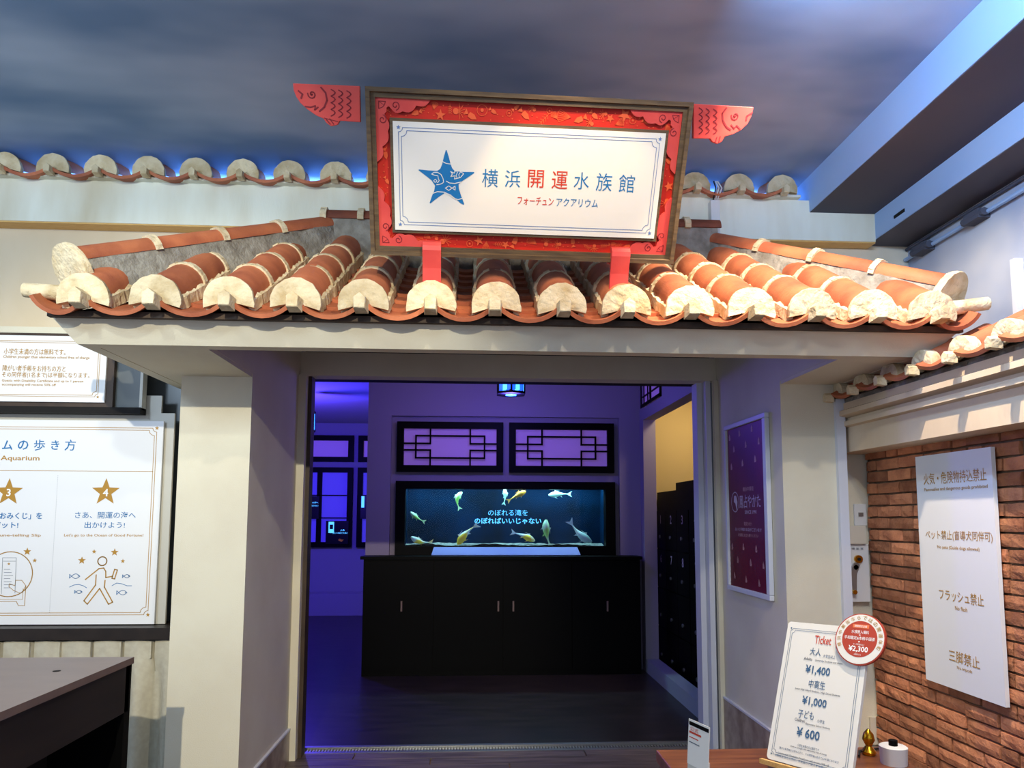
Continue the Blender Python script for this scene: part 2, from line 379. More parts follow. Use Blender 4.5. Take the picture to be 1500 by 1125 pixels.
# threshold grate
th = tag(obj('threshold', MB().box(XL1, XR0, 4.93, 5.08, -.08, -.02).mesh('threshold', 'black')), 'dark slotted metal door track across the threshold', 'threshold')
mb = MB()
for k in range(140):
    x = XL1+.01+k*(XR0-XL1-.03)/140; mb.box(x, x+.011, 4.97, 5.04, -.02, -.008)
mb.box(XL1, XR0, 4.93, 4.965, -.02, .002); mb.box(XL1, XR0, 5.045, 5.08, -.02, .004)
o = obj('slats', mb.mesh('slats', 'steel'), th); o['kind'] = 'stuff'

# ------------------------------------------------------------------ canopy: fascia frustum and soffits
FB = (-1.69, 2.065, YF); FT = (-1.77, 2.17, YF-.085); ZT = 2.392
mb = MB()
v = [(FB[0], YF, ZS), (FB[1], YF, ZS), (FT[1], FT[2], ZT), (FT[0], FT[2], ZT),
     (FB[0], YF+.07, ZS), (FB[1], YF+.07, ZS), (FT[1], YF+.07, ZT), (FT[0], YF+.07, ZT)]
mb.add(v, [(0, 1, 2, 3), (4, 7, 6, 5), (0, 4, 5, 1), (3, 2, 6, 7), (0, 3, 7, 4), (1, 5, 6, 2)])
for xb, xt, xi in ((FB[0], FT[0], FB[0]+.06), (FB[1], FT[1], FB[1]-.06)):
    y0, y1 = YF+.07, YW
    mb.add([(xb, y0, ZS), (xt, y0, ZT), (xi, y0, ZT), (xi, y0, ZS), (xb, y1, ZS), (xt, y1, ZT), (xi, y1, ZT), (xi, y1, ZS)],
           [(0, 1, 2, 3), (4, 7, 6, 5), (0, 4, 5, 1), (1, 5, 6, 2), (2, 6, 7, 3), (3, 7, 4, 0)])
struct(obj('trim_fascia', mb.mesh('fascia', 'plaster')), 'long grey-white sloping fascia board under the canopy tiles', 'fascia')
for x0, x1, lb in ((FB[0]+.06, XL1-.004, 'cream soffit left of the doorway'), (XR0+.004, FB[1]-.06, 'cream soffit right of the doorway')):
    struct(bx('soffit', 'plaster', (x0, x1, YF+.07, YW, ZS+.002, ZS+.03)), lb, 'soffit')

# ================================================================== ROOF TILES
def cover_mesh(r, l, m_='tile'): return MB().shell(r-.012, r, -8, 188, 0, l, 12).mesh('cover_tile', m_, True)
def band_mesh(r, wd):
    mb = MB(); n = 12
    rr = random.Random(3)
    for i in range(n):
        a = -10+200*i/n; mb.shell(r-.014, r+.010+rr.uniform(-.002, .003), a, a+200/n+.5, -wd/2, wd/2, 1)
    return mb.mesh('mortar_band', 'shikkui', True)
def disc_mesh(r, seed, th=.035, notch=True):
    rr = random.Random(seed); pts = []
    n = 22
    for k in range(n+1):
        a = math.radians(-14+208*k/n); q = r*(1+rr.uniform(-.022, .022)); pts.append((q*math.cos(a), q*math.sin(a)))
    pts += [(-.26*r, -.20*r), (-.22*r, .06*r), (0, .2*r), (.22*r, .06*r), (.26*r, -.20*r)]
    # fan strip between the outer arc and inner notch for clean shading
    mb = MB(); inner = []
    for k in range(n+1):
        a = math.radians(-14+208*k/n); q = .10*r
        inner.append((q*math.cos(a), max(q*math.sin(a), -.2*r)))
    vs_ = []
    for k in range(n+1):
        mx_, my_ = (pts[k][0]+inner[k][0])/2, (pts[k][1]+inner[k][1])/2
        j = rr.uniform(-.004, .003)
        vs_ += [(pts[k][0]*.985, 0, pts[k][1]*.985), (mx_, -.004+j, my_), (inner[k][0], .004, inner[k][1]), (pts[k][0], th*.4, pts[k][1]), (pts[k][0]*.94, th, pts[k][1]*.94), (inner[k][0], th, inner[k][1])]
    f = []
    for k in range(n):
        i = 6*k; j = i+6
        f += [(i, i+1, j+1, j), (i+1, i+2, j+2, j+1), (i, j, j+3, i+3), (i+3, j+3, j+4, i+4), (i+4, j+4, j+5, i+5), (i+5, j+5, j+2, i+2)]
    f += [(0, 3, 4, 5, 2, 1), (6*n, 6*n+1, 6*n+2, 6*n+5, 6*n+4, 6*n+3)]
    mb.add(vs_, f)
    mb.prism([(-.25*r, -.2*r), (.25*r, -.2*r), (.25*r, .05*r), (0, .22*r), (-.25*r, .05*r)], .006, th, 'y')
    return mb.mesh('end_disc', 'shikkui', True)
def nose_mesh(s):
    pts = [(-.5*s, -.85*s), (.5*s, -.85*s), (.55*s, .15*s), (0, .6*s), (-.55*s, .15*s)]
    mb = MB(); n = 5
    vs_ = [(a*.92, -1.15*s, b*.92) for a, b in pts]+[(a, -1.05*s, b) for a, b in pts]+[(a*1.15, .3*s, b*1.15) for a, b in pts]
    mb.add(vs_, [list(range(5))]+[[i, (i+1) % 5, 5+(i+1) % 5, 5+i] for i in range(5)]+[[5+i, 5+(i+1) % 5, 10+(i+1) % 5, 10+i] for i in range(5)]+[[14, 13, 12, 11, 10]])
    return mb.mesh('plaster_nose', 'shikkui')
def trough_mesh(w_, l, sag, th=.017):
    n = 10; R_ = (w_*w_/4+sag*sag)/(2*sag); h = math.degrees(math.asin(min(1, w_/2/R_)))
    mb = MB().shell(R_-th, R_, 270-h, 270+h, 0, l, n, 0, R_-sag)
    return mb.mesh('trough_tile', 'tile', True)
def mortar_strip(l, r, seed):
    rr = random.Random(seed); mb = MB(); n = int(l/.025)+1
    for s in (-1, 1):
        vs_ = []
        for k in range(n+1):
            y = l*k/n; a = r*(1.0+rr.uniform(-.02, .02)); b = r*(1.14+rr.uniform(-.04, .05)); h = r*(.10+rr.uniform(-.10, .12))
            vs_ += [(s*a*.93, y, h), (s*b, y, h*.25), (s*b*1.02, y, -.045), (s*a*.8, y, -.045)]
        f = []
        for k in range(n):
            i = 4*k; f += [(i, i+1, i+5, i+4), (i+1, i+2, i+6, i+5)]
        f += [(0, 3, 2, 1), (4*n, 4*n+1, 4*n+2, 4*n+3)]
        mb.add(vs_, f)
    return mb.mesh('side_mortar', 'shikkui')

SL = math.atan(.58); EY, EZ = 2.95, 2.435
roof = thing('tiled_roof', 'red-brown tiled canopy roof with white plaster ends over the doorway', 'roof', (0, 3.5, ZT))
RI = T((0, -3.5, -ZT))   # children are given in world numbers
XS = [-1.59, -1.304, -1.01, -.738, -.460, -.180, .092, .370, .645, .917, 1.185, 1.453, 1.722, 1.990]
def ymax(x): return min(4.03, 3.02+(x+1.70)*1.40, 3.02+(2.13-x)*1.72)
r = .086
CM = cover_mesh(r, .305); BM = band_mesh(r, .034); DM = [disc_mesh(.106, s) for s in range(4)]; NM = nose_mesh(.046)
TM = {}
random.seed(5)
for i, x in enumerate(XS):
    base = RI @ T((x, EY, EZ)) @ Rm(SL, 'X') @ Rm(random.uniform(-.012, .012), 'Z')
    L_ = (ymax(x)-EY)/math.cos(SL)
    n = max(1, int(math.ceil((L_-.03)/.3)))
    obj('end_disc', DM[i % 4], roof, base @ T((0, -.015, .002)) @ Rm(-SL+.12+random.uniform(-.03, .03), 'X') @ Rm(random.uniform(-.05, .05), 'Y'))
    obj('plaster_nose', NM, roof, RI @ T((x+random.uniform(-.006, .006), EY-.035, EZ-.004)) @ Rm(random.uniform(-.06, .06), 'Z'))
    for k in range(n):
        l = min(.305, L_-.02-k*.3)
        if l < .05: continue
        dz = random.uniform(-.003, .003)
        obj('cover_tile', CM, roof, base @ T((0, .036+k*.3, dz)) @ Rm(.02, 'X') @ Matrix.Diagonal((1, l/.305, 1, 1)))
        if k: obj('mortar_band', BM, roof, base @ T((0, .02+k*.3, 0)) @ Rm(random.uniform(-.06, .06), 'Z'))
    obj('side_mortar', mortar_strip(max(.1, L_-.03), r, i), roof, base @ T((0, .01, 0)))
gaps = [(XS[0]-.21, XS[0])]+[(XS[i], XS[i+1]) for i in range(13)]+[(XS[13], XS[13]+.21)]
for i, (a, b) in enumerate(gaps):
    xc = (a+b)/2; wd = (b-a)*.92
    key = round(wd, 2)
    if key not in TM: TM[key] = trough_mesh(key, .19, .055)
    L_ = (min(ymax(a), ymax(b), ymax(xc)) if 0 < i < 14 else EY+.25)-EY
    n = max(1, int(L_/math.cos(SL)/.14))
    if i in (0, 14): n = 1
    for k in range(n):
        t = RI @ T((xc, EY-.03, EZ-.022)) @ Rm(SL, 'X') @ T((0, k*.14, .0)) @ Rm(-.11, 'X')
        if i == 0: t = t @ Rm(.2, 'Y')
        if i == 14: t = t @ Rm(-.2, 'Y')
        obj('trough_tile', TM[key], roof, t)
# deck under the tiles (closed body)
zr = 3.01
def dv(i, dz): return [(-1.72+i, 3.05+i, 2.40+dz), (2.11-i, 3.05+i, 2.40+dz), (2.11-i, YW-.005, 2.40+dz), (-1.72+i, YW-.005, 2.40+dz), (-.86+i, 4.05, zr-.03+dz), (1.42-i, 4.05, zr-.03+dz), (1.42-i, YW-.005, zr-.03+dz), (-.86+i, YW-.005, zr-.03+dz)]
dk = MB().add(dv(0, 0)+dv(.01, -.017), [(0, 1, 5, 4), (1, 2, 6, 5), (3, 0, 4, 7), (4, 5, 6, 7), (12, 13, 9, 8), (13, 14, 10, 9), (12, 8, 11, 15), (15, 14, 13, 12),
    (0, 8, 9, 1), (1, 9, 10, 2), (3, 11, 8, 0), (2, 10, 14, 6), (6, 14, 15, 7), (7, 15, 11, 3)])
obj('roof_deck', dk.mesh('roof_deck', 'deck'), roof, RI)
dk = MB().box(-1.755, 2.155, 2.985, 3.012, 2.368, 2.392)
obj('eave_board', dk.mesh('eave_board', 'deck'), roof, RI)
# hip ridges: mortar wall + capping tubes + bands + end disc
def hip(p0, p1, nseg, seed, s):
    p0 = Vector(p0); p1 = Vector(p1); d = (p1-p0); L_ = d.length; d.normalize()
    side = d.cross(Vector((0, 0, 1))).normalized(); up = side.cross(d).normalized()
    m_ = Matrix((side, d, up)).transposed().to_4x4(); m_.translation = p0
    base = RI @ m_
    rr = random.Random(seed); mb = MB(); n = 18; vs2 = []
    for k in range(n+1):
        y = L_*k/n; j = rr.uniform(-.005, .005)
        vs2 += [(-.05+j, y, .0), (-.075+j, y, -.19), (.075+j, y, -.19), (.05+j, y, .0)]
    f = [(0, 3, 2, 1), (4*n, 4*n+1, 4*n+2, 4*n+3)]
    for k in range(n):
        i = 4*k; f += [(i, i+1, i+5, i+4), (i+2, i+3, i+7, i+6), (i+3, i, i+4, i+7), (i+1, i+2, i+6, i+5)]
    mb.add(vs2, f); obj('ridge_mortar', mb.mesh('ridge_mortar', 'mortar'), roof, base)
    sl = L_/nseg
    cm = cover_mesh(.056, sl+.01); bm_ = band_mesh(.058, .03)
    for k in range(nseg):
        obj('cover_tile', cm, roof, base @ T((0, k*sl, 0)))
        if k: obj('mortar_band', bm_, roof, base @ T((0, k*sl, 0)))
    obj('end_disc', disc_mesh(.132, seed), roof, base @ T((0, -.03, -.055)) @ Rm(.05, 'X'))
hip((-1.69, 3.03, 2.62), (-.84, 4.03, 3.21), 4, 11, -1)
hip((2.13, 3.03, 2.585), (1.41, 4.03, 3.17), 4, 12, 1)
# top ridge
mb = MB().box(-.86, 1.42, 3.99, 4.09, 2.95, 3.255); obj('ridge_mortar', mb.mesh('ridge_mortar', 'mortar'), roof, RI)
cm = MB().shell(.05, .062, -5, 185, -.1, .11, 12).mesh('cover_tile', 'tile_dark', True); bm_ = band_mesh(.064, .035)
for k in range(11):
    t = RI @ T((-.76+k*.21, 4.04, 3.245)) @ Rm(PI/2, 'Z'); obj('cover_tile', cm, roof, t)
    obj('mortar_band', bm_, roof, RI @ T((-.86+k*.21, 4.04, 3.245)) @ Rm(PI/2, 'Z'))
# corner plaster rolls that stick out sideways
for a, b in (((-1.66, 2.99, 2.465), (-1.85, 2.985, 2.475)), ((2.07, 2.99, 2.47), (2.27, 2.985, 2.50))):
    obj('corner_roll', MB().tube([a, b], [.034, .030], 10).mesh('corner_roll', 'shikkui', True), roof, RI)
# side eave troughs seen under the corners
cm = trough_mesh(.2, .2, .045)
for k in range(3):
    obj('trough_tile', cm, roof, RI @ T((2.185, 3.12+k*.25, 2.42)) @ Rm(PI/2, 'Z') @ Rm(.45, 'X'))

# parapet row on the back wall
par = thing('parapet_tiles', 'row of small plaster-ended roof tiles along the top of the back wall', 'roof tiles', (0, 4.2, 3.475))
PI_ = T((0, -4.2, -3.475))
D2 = [disc_mesh(.092, s+20) for s in range(4)]; N2 = nose_mesh(.034); C2 = cover_mesh(.068, .2); T2 = trough_mesh(.25, .20, .040)
SP = .35
for k in range(-18, 17):
    x = 1.845-.2655*(16-k)+.0
    zt = 3.515
    b = PI_ @ T((x, 4.06, zt)) @ Rm(SP, 'X')
    if x > -5.1 and x < 1.9:
        obj('end_disc', D2[k % 4], par, PI_ @ T((x, 4.05, zt)) @ Rm(.06, 'X') @ Rm(random.uniform(-.05, .05), 'Y'))
        obj('plaster_nose', N2, par, PI_ @ T((x, 4.03, zt-.012)))
        obj('cover_tile', C2, par, b @ T((0, .02, 0)))
        if k < 16: obj('trough_tile', T2, par, PI_ @ T((x+.133, 4.02, zt-.018)) @ Rm(SP*.6, 'X'))
mb = MB().prism([(4.06, 3.475), (4.18, 3.475), (4.18, 3.53), (4.06, 3.49)], -5.1, 1.96, 'x')
obj('bedding_mortar', mb.mesh('bedding', 'cornice'), par, PI_)

# right wall cap: small tiles running towards the camera
cap = thing('wall_cap_tiles', 'small tile coping with lumpy plaster ends on top of the brick wall', 'roof tiles', (2.1, 3, 2.16))
CI = T((-2.1, -3, -2.16))
D3 = [disc_mesh(.072, s+40, .05) for s in range(4)]; N3 = nose_mesh(.032); C3 = cover_mesh(.046, .34); T3 = trough_mesh(.235, .36, .034)
for k in range(-1, 8):
    y = 3.785-.2505*k
    RZ = Rm(-PI/2, 'Z')
    if k >= 0:
        b = CI @ T((1.985, y, 2.225)) @ RZ
        obj('end_disc', D3[k % 4], cap, CI @ T((1.985, y, 2.225)) @ RZ @ Rm(.05, 'X'))
        obj('plaster_nose', N3, cap, CI @ T((1.955, y, 2.212)) @ RZ)
        obj('cover_tile', C3, cap, b @ Rm(.45, 'X') @ T((0, .02, 0)))
        obj('trough_tile', T3, cap, CI @ T((1.955, y-.125, 2.215)) @ RZ @ Rm(.45, 'X') @ Rm(0, 'Y'))
mb = MB().prism([(2.03, 2.15), (2.36, 2.15), (2.36, 2.36), (2.30, 2.36), (2.03, 2.20)], 1.2, 3.92, 'y')
obj('bedding_mortar', mb.mesh('bedding', 'mortar'), cap, CI)

# ================================================================== RIGHT WALL with cornice and bricks
XB = 2.22
wr = obj('wall_right', MB().box(XB+.012, 2.45, 1.2, 3.93, 0, 1.95).mesh('wall_right', 'brick_mortar'))
struct(wr, 'red brick side wall behind the white prohibition board', 'wall')
prof = [(2.05, 1.91), (2.05, 2.045), (2.02, 2.05), (2.02, 2.075), (2.045, 2.082), (2.045, 2.095), (1.995, 2.105), (1.995, 2.13), (2.02, 2.14), (2.02, 2.175), (2.36, 2.175), (2.36, 1.91)]
struct(obj('trim_cornice', MB().prism(prof, 1.2, 3.93, 'y').mesh('cornice', 'cornice_warm')), 'cream moulded cornice between brick wall and tile coping', 'cornice')
def brick_mesh(l, seed):
    rr = random.Random(seed); mb = MB(); h = .052; j = lambda q=.003: rr.uniform(-q, q)
    # face at -x, slightly rounded, 3x2 grid front
    vs_ = []
    for iy in range(4):
        for iz in range(3):
            e = .005 if iy in (0, 3) or iz in (0, 2) else 0
            vs_.append((-.014+e+j(), (iy/3-.5)*l+j(), (iz/2-.5)*h+j(.002)))
    f = [(iy*3+iz, iy*3+iz+1, (iy+1)*3+iz+1, (iy+1)*3+iz) for iy in range(3) for iz in range(2)]
    k = len(vs_); vs_ += [(.02, -.5*l, -.5*h), (.02, -.5*l, .5*h), (.02, .5*l, .5*h), (.02, .5*l, -.5*h)]
    f += [(0, 3, 6, 9, k+3, k), (2, k+1, k+2, 11, 8, 5), (0, k, k+1, 2, 1), (9, 10, 11, k+2, k+3), (k, k+3, k+2, k+1)]
    mb.add(vs_, f); return mb.mesh('brick', 'brick')
BR = {}
for nm, l in (('s', .198), ('h', .092)): BR[nm] = [brick_mesh(l, s) for s in range(5)]
rb = random.Random(2)
row = 0; z = .36
while z < 1.90:
    y = 3.915 if row % 2 == 0 else 3.915+.0
    first = True
    while y > 1.9:
        kind = 'h' if (first and row % 2) or rb.random() < .12 else 's'; l = .198 if kind == 's' else .092
        if y-l < 2.2 and z < 0: break
        yc = y-l/2
        # only where the camera's side of the frame sees the wall
        if yc > 2.72:
            o = obj('brick', rb.choice(BR[kind]), wr, T((XB+rb.uniform(-.003, .005), yc, z+.026)) @ Rm(rb.uniform(-.012, .012), 'X'))
        y -= l+.011; first = False
    z += .0632; row += 1
# beyond the frame the wall goes on, joined
mb = MB(); z = .05; row = 0
while z < 1.9:
    y = 2.70-(row % 2)*.1
    while y > 1.3: mb.box(XB-.012, XB+.02, y-.198, y, z, z+.052); y -= .209
    z += .0632; row += 1
z = .05
while z < .33:
    y = 3.9
    while y > 2.8: mb.box(XB-.012, XB+.02, y-.198, y, z, z+.052); y -= .209
    z += .0632
o = obj('brickwork', mb.mesh('brickwork', 'brick'), wr); o['kind'] = 'stuff'
# alcove wall with the switch
struct(bx('wall_alcove', 'plaster', (1.98, 2.34, 3.94, 4.05, 0, 2.25)), 'narrow beige wall between pillar and brick wall', 'wall')
struct(bx('trim_corner', 'alu', (1.978, 2.028, YP-.025, YP+.02, 0, 2.20)), 'white corner bead on the right pillar', 'trim')

# ================================================================== LEFT WINDOW BAY
struct(bx('trim_window_ledge', 'plaster', (-5, -1.53, 4.06, 4.3, 2.562, 2.600)), 'cream ledge above the left window bay', 'ledge')
wf = thing('display_window', 'dark brown framed display window behind the notice boards', 'window', (-2.5, 4.2, .95)); WI = T((2.5, -4.2, -.95))
def wpart(n, m_, d): return obj(n, MB().box(*d).mesh(n, m_), wf, WI)
wpart('top_rail', 'brown_frame', (-5, -1.54, 4.12, 4.28, 2.50, 2.562))
wpart('post', 'wall_cream', (-1.66, -1.535, 4.16, 4.28, .955, 2.50))
wpart('pane', 'glass_grey', (-5, -1.66, 4.25, 4.28, .955, 2.50))
wpart('sill', 'dark_wood', (-5, -1.54, 3.995, 4.28, .893, .955))
# sign box (upper)
sb = thing('notice_box', 'dark box with the small white notice about free entry, over the large board', 'sign', (-2.6, 4.1, 2.13))
SBI = T((2.6, -4.1, -2.13))
obj('case', MB().box(-3.6, -2.0, 4.05, 4.115, 2.135, 2.562).mesh('case', 'brown_frame'), sb, SBI)
obj('side_pane', MB().box(-2.0, -1.86, 4.08, 4.112, 2.15, 2.55).mesh('side_pane', 'glass_grey'), sb, SBI)
obj('edge_strip', MB().box(-1.86, -1.845, 4.06, 4.112, 2.14, 2.56).mesh('edge_strip', 'acrylic'), sb, SBI)
obj('lower_rail', MB().box(-3.6, -1.845, 4.045, 4.115, 2.115, 2.15).mesh('lower_rail', 'hole'), sb, SBI)
bd = Board((-2.6, 4.05, 2.13))
x0, y0 = bd.L(154, 590); x1, y1 = bd.L(154, 494)
obj('sign_panel', MB().box(-.9, x0, y0, y1, -.001, .012).mesh('sign_panel', 'board_white'), sb, T((0, -.05, 0)) @ Rm(PI/2, 'X'))
ink = Ink(); gp = 'ink_gold'
bx0 = -.86; ink.border(gp, bx0, x0-.035, y0+.03, y1-.03, .009, .0025, .022)
def ptext(bd, ink, m_, s, pxl, pxr, py, h=None, bold=.008, pyr=None, hh=None):
    """text spanning pxl..pxr at height py; h in px of letter height"""
    a = Vector(bd.L(pxl, py)); b = Vector(bd.L(pxr, py if pyr is None else pyr)); c = (a+b)/2; d = b-a
    H = None
    if h:
        q = Vector(bd.L((pxl+pxr)/2, (py+(pyr or py))/2+h)); H = abs((q-c).y)
    ink.text(m_, s, c.x, c.y, w=d.length, h=H, bold=bold, rot=0 if pyr is None else math.atan2(d.y, d.x))
ptext(bd, ink, gp, '小学生未満の方は無料です。', 8, 98, 516, 9, .015)
ptext(bd, ink, gp, 'Children younger than elementary school free of charge', 7, 133, 524.5, 5)
ptext(bd, ink, gp, '障がい者手帳をお持ちの方と', 6, 98, 540.5, 9, .015)
ptext(bd, ink, gp, 'その同伴者(1名まで)は半額になります。', 5, 133, 550.5, 9, .015)
ptext(bd, ink, gp, 'Guests with Disability Certificate and up to 1 person', 5, 124, 559, 4.5)
ptext(bd, ink, gp, 'accompanying will receive 50% off', 5, 84, 564.5, 4.5)
def put_ink(ink, parent, mtx, lift=.0):
    for k, mb in ink.mb.items(): obj('lettering', mb.mesh('lettering', k), parent, mtx @ T((0, 0, lift)))
put_ink(ink, sb, T((0, -.05, 0)) @ Rm(PI/2, 'X'), .0125)
# milky panel + large board
ap = tag(obj('acrylic_panel', MB().box(-4.2, -1.69, 4.125, 4.14, .958, 2.13).box(-1.85, -1.765, 4.125, 4.14, 2.13, 2.23).mesh('acrylic_panel', 'acrylic')),
         'milky backing panel with a tab, behind the large walking-guide board', 'panel')
bb = Board((-2.6, 4.10, .955))
bo = thing('guide_board', 'large white guide board with gold stars and a walking figure', 'sign', mtx=bb.m)
xr = bb.L(233, 760)[0]; yt = bb.L(240, 617)[1]; yb = .006
obj('board', MB().box(-1.5, xr, yb, yt, -.012, 0).mesh('board', 'board_white'), bo)
ink = Ink(); P = bb.L
ink.border(gp, -1.46, xr-.035, yb+.05, yt-.04, .012, .003, .03)
yl = P(120, 690)[1]; ink.line(gp, [(-1.45, yl), (xr-.045, yl)], .0025)
a = P(85, 697); b = P(73, 900)
for k in range(75): 
    t = k/75; ink.disc('ink_grey', a[0], a[1]+(b[1]-a[1])*t, .0016, 5)
ib = 'ink_blue'
for ch, px in (('ム', 11), ('の', 34), ('歩', 58), ('き', 81), ('方', 103)):
    c = P(px, 652); ink.text(ib, ch, c[0], c[1], h=.062 if ch in '歩方' else .052, bold=.012)
ptext(bb, ink, gp, 'Aquarium', 1, 58, 672, 9, .012)
for px, ch in ((13, '3'), (155, '4')):
    c = P(px, 721); ink.star(gp, c[0], c[1], .078); ink.text('ink_white', ch, c[0], c[1]-.002, h=.042, bold=.02, z=.002)
ptext(bb, ink, ib, '「おみくじ」を', -5, 62, 755.5, 10, .015); ptext(bb, ink, ib, 'ゲット!', -10, 27, 769, 9, .015)
ptext(bb, ink, ib, 'さあ、開運の海へ', 110, 199, 754.5, 10, .015); ptext(bb, ink, ib, '出かけよう!', 124, 183, 769, 9, .015)
ptext(bb, ink, gp, 'Get a Fortune-telling Slip', -45, 60, 784.5, 5); ptext(bb, ink, gp, "Let's go to the Ocean of Good Fortune!", 94, 210, 784.5, 5)
for px, py, r_ in ((120, 821, .022), (138, 808, .013), (168, 809, .022), (180, 822, .013), (40, 808, .022), (51, 821, .013)):
    c = P(px, py); ink.star(gp, c[0], c[1], r_)
W_ = .006
c = P(150, 822); ink.circ(gp, c[0], c[1], .024, W_, 20)
def pl_(pts, m_=gp, wd=W_, closed=False): ink.line(m_, [P(*q) for q in pts], wd, closed)
pl_([(125, 849), (145, 833), (152, 832), (155, 837), (155, 846), (165, 844)])
pl_([(168, 834), (172, 835), (168, 848), (164, 847)], closed=True)
pl_([(141, 842), (140, 857), (123, 880), (128, 885), (146, 862), (159, 885), (165, 882), (153, 860), (154, 850)])
for a, b_, f_ in (((111, 844), .062, 1), ((116, 867), .045, 1), ((186, 844), .045, 1), ((180, 868), .062, 1)): 
    c = P(*a); ink.fish(ib, c[0], c[1], b_, .003, f_)
pl_([(102, 860), (108, 857), (115, 856), (122, 858), (127, 861)], ib, .003); pl_([(164, 858), (171, 854), (178, 855), (186, 858), (193, 858)], ib, .003)
c = P(14, 841); ink.circ(gp, c[0], c[1], .121, .005, 40)
pl_([(2, 870), (4, 817), (24, 817), (22, 869)], 'ink_grey', .002); pl_([(5, 822), (23, 822)], 'ink_grey', .002)
for q in range(7): pl_([(6, 834+q*4.5), (15+(q % 3)*2, 834+q*4.5)], 'ink_grey', .0022)
c = P(13, 826); ink.star(gp, c[0], c[1], .009)
pl_([(33, 867), (38, 858), (32, 850), (23, 850), (22, 858), (14, 855), (13, 859), (20, 865), (30, 869)], wd=.003)
pl_([(-20, 881), (24, 881), (27, 887), (36, 887), (38, 858)], wd=.003); pl_([(-20, 878), (33, 878), (34, 862)], wd=.002)
put_ink(ink, bo, Matrix.Identity(4), .0)
# curtain
cu = MB(); n = 260; X0, X1 = -4.3, -1.545; vs_ = []
rc = random.Random(9)
def fold(x, z_):
    ph = (x+1.55)/.1575; fr = ph-math.floor(ph)
    top = -.012*(1-abs(fr-.5)*2)-(.022 if fr < .06 else 0)*-1
    low = .030*math.sin(ph*2*PI*1.0+.7)+.012*math.sin(ph*5.1)
    t = min(1, max(0, (.80-z_)/.15)); return 4.03+top*(1-t)+low*t
rows = [.882, .87, .80, .785, .72, .6, .4, .2, .02]
for z_ in rows:
    for k in range(n+1):
        x = X0+(X1-X0)*k/n
        zz = z_+(.006*abs(math.sin((x+1.55)/.1575*PI)) if z_ > .88 else 0)
        vs_.append((x, fold(x, z_), zz))
f = [(r_*(n+1)+k, r_*(n+1)+k+1, (r_+1)*(n+1)+k+1, (r_+1)*(n+1)+k) for r_ in range(len(rows)-1) for k in range(n)]
cu.add(vs_, f); co = obj('curtain', cu.mesh('curtain', 'curtain', True))
sd = co.modifiers.new('s', 'SOLIDIFY'); sd.thickness = .004
tag(co, 'pale beige pleated curtain hanging under the window sill', 'curtain')
for k in range(18):
    x = -1.555-k*.1575; bx('pleat_fold', 'curtain', (x-.004, x+.004, 4.008, 4.024, .795, .880), co)
# reception counter
ct = thing('reception_counter', 'dark brown reception counter with a small cable hole, lower left corner', 'counter', (-2.1, 2.2, 0)); CTI = T((2.1, -2.2, 0))
obj('counter_top', MB().box(-3.4, -1.32, 1.0, 2.95, .975, 1.0).mesh('counter_top', 'counter_top'), ct, CTI)
obj('side_panel', MB().box(-1.345, -1.325, 1.0, 2.93, .80, .975).mesh('side_panel', 'dark_wood'), ct, CTI)
obj('corner_post', MB().box(-1.35, -1.325, 2.90, 2.945, 0, .975).mesh('corner_post', 'black'), ct, CTI)
obj('back_panel', MB().box(-3.35, -1.35, 2.92, 2.945, 0, .975).mesh('back_panel', 'black'), ct, CTI)
obj('inner_panel', MB().box(-3.3, -1.60, 1.05, 2.90, 0, .80).mesh('inner_panel', 'hole'), ct, CTI)
c = at(83, 983, Z=1.0); obj('cable_hole', MB().tube([(c.x, c.y, .995), (c.x, c.y, 1.001)], .013, 16).mesh('cable_hole', 'hole'), ct, CTI)

# ================================================================== THE BIG SIGN
SG = Board((.213, 3.0, 2.663), math.radians(1.2), math.radians(29), math.radians(-.1))
sg = thing('entrance_sign', 'large framed red and white signboard with blue starfish, leaning above the roof', 'sign', mtx=SG.m)
W2, H2, FWd = 1.30/2, .635, .036
# frame: four mitred bars
def bar(a, b, ia, ib_, z0=-.05, z1=.03):
    """outer edge a-b, inner edge ia-ib"""
    mb = MB(); p = [a, b, ib_, ia]; lo_ = [(x, y, z0) for x, y in p]; q = [(.12*a[0]+.0*0+.88*a[0], a[1]) for a in p]
    mid = [a, b]; step = lambda s, t, k: (s[0]*(1-k)+t[0]*k, s[1]*(1-k)+t[1]*k)
    top = [a, b, step(b, ib_, .45), step(a, ia, .45)]; low = [step(b, ib_, .55), ib_, ia, step(a, ia, .55)]
    k = 0
    ring0 = [(*a, z0), (*a, z1), (*step(a, ia, .45), z1), (*step(a, ia, .55), z1-.012), (*ia, z1-.012), (*ia, z0)]
    ring1 = [(*b, z0), (*b, z1), (*step(b, ib_, .45), z1), (*step(b, ib_, .55), z1-.012), (*ib_, z1-.012), (*ib_, z0)]
    n = 6; mb.add(ring0+ring1, [[i, (i+1) % n, n+(i+1) % n, n+i] for i in range(n)]+[list(range(n)), list(range(n, 2*n))[::-1]])
    return mb.mesh('frame_bar', 'frame_wood')
o_ = [(-W2, 0), (W2, 0), (W2, H2), (-W2, H2)]; i_ = [(-W2+FWd, FWd), (W2-FWd, FWd), (W2-FWd, H2-FWd), (-W2+FWd, H2-FWd)]
for k in range(4): obj('frame_bar', bar(o_[k], o_[(k+1) % 4], i_[k], i_[(k+1) % 4]), sg)
obj('back_board', MB().box(-W2+.01, W2-.01, .01, H2-.01, -.06, -.045).mesh('back_board', 'frame_wood'), sg)
obj('red_panel', MB().box(-W2+.03, W2-.03, .03, H2-.03, -.045, -.004).mesh('red_panel', 'red'), sg)
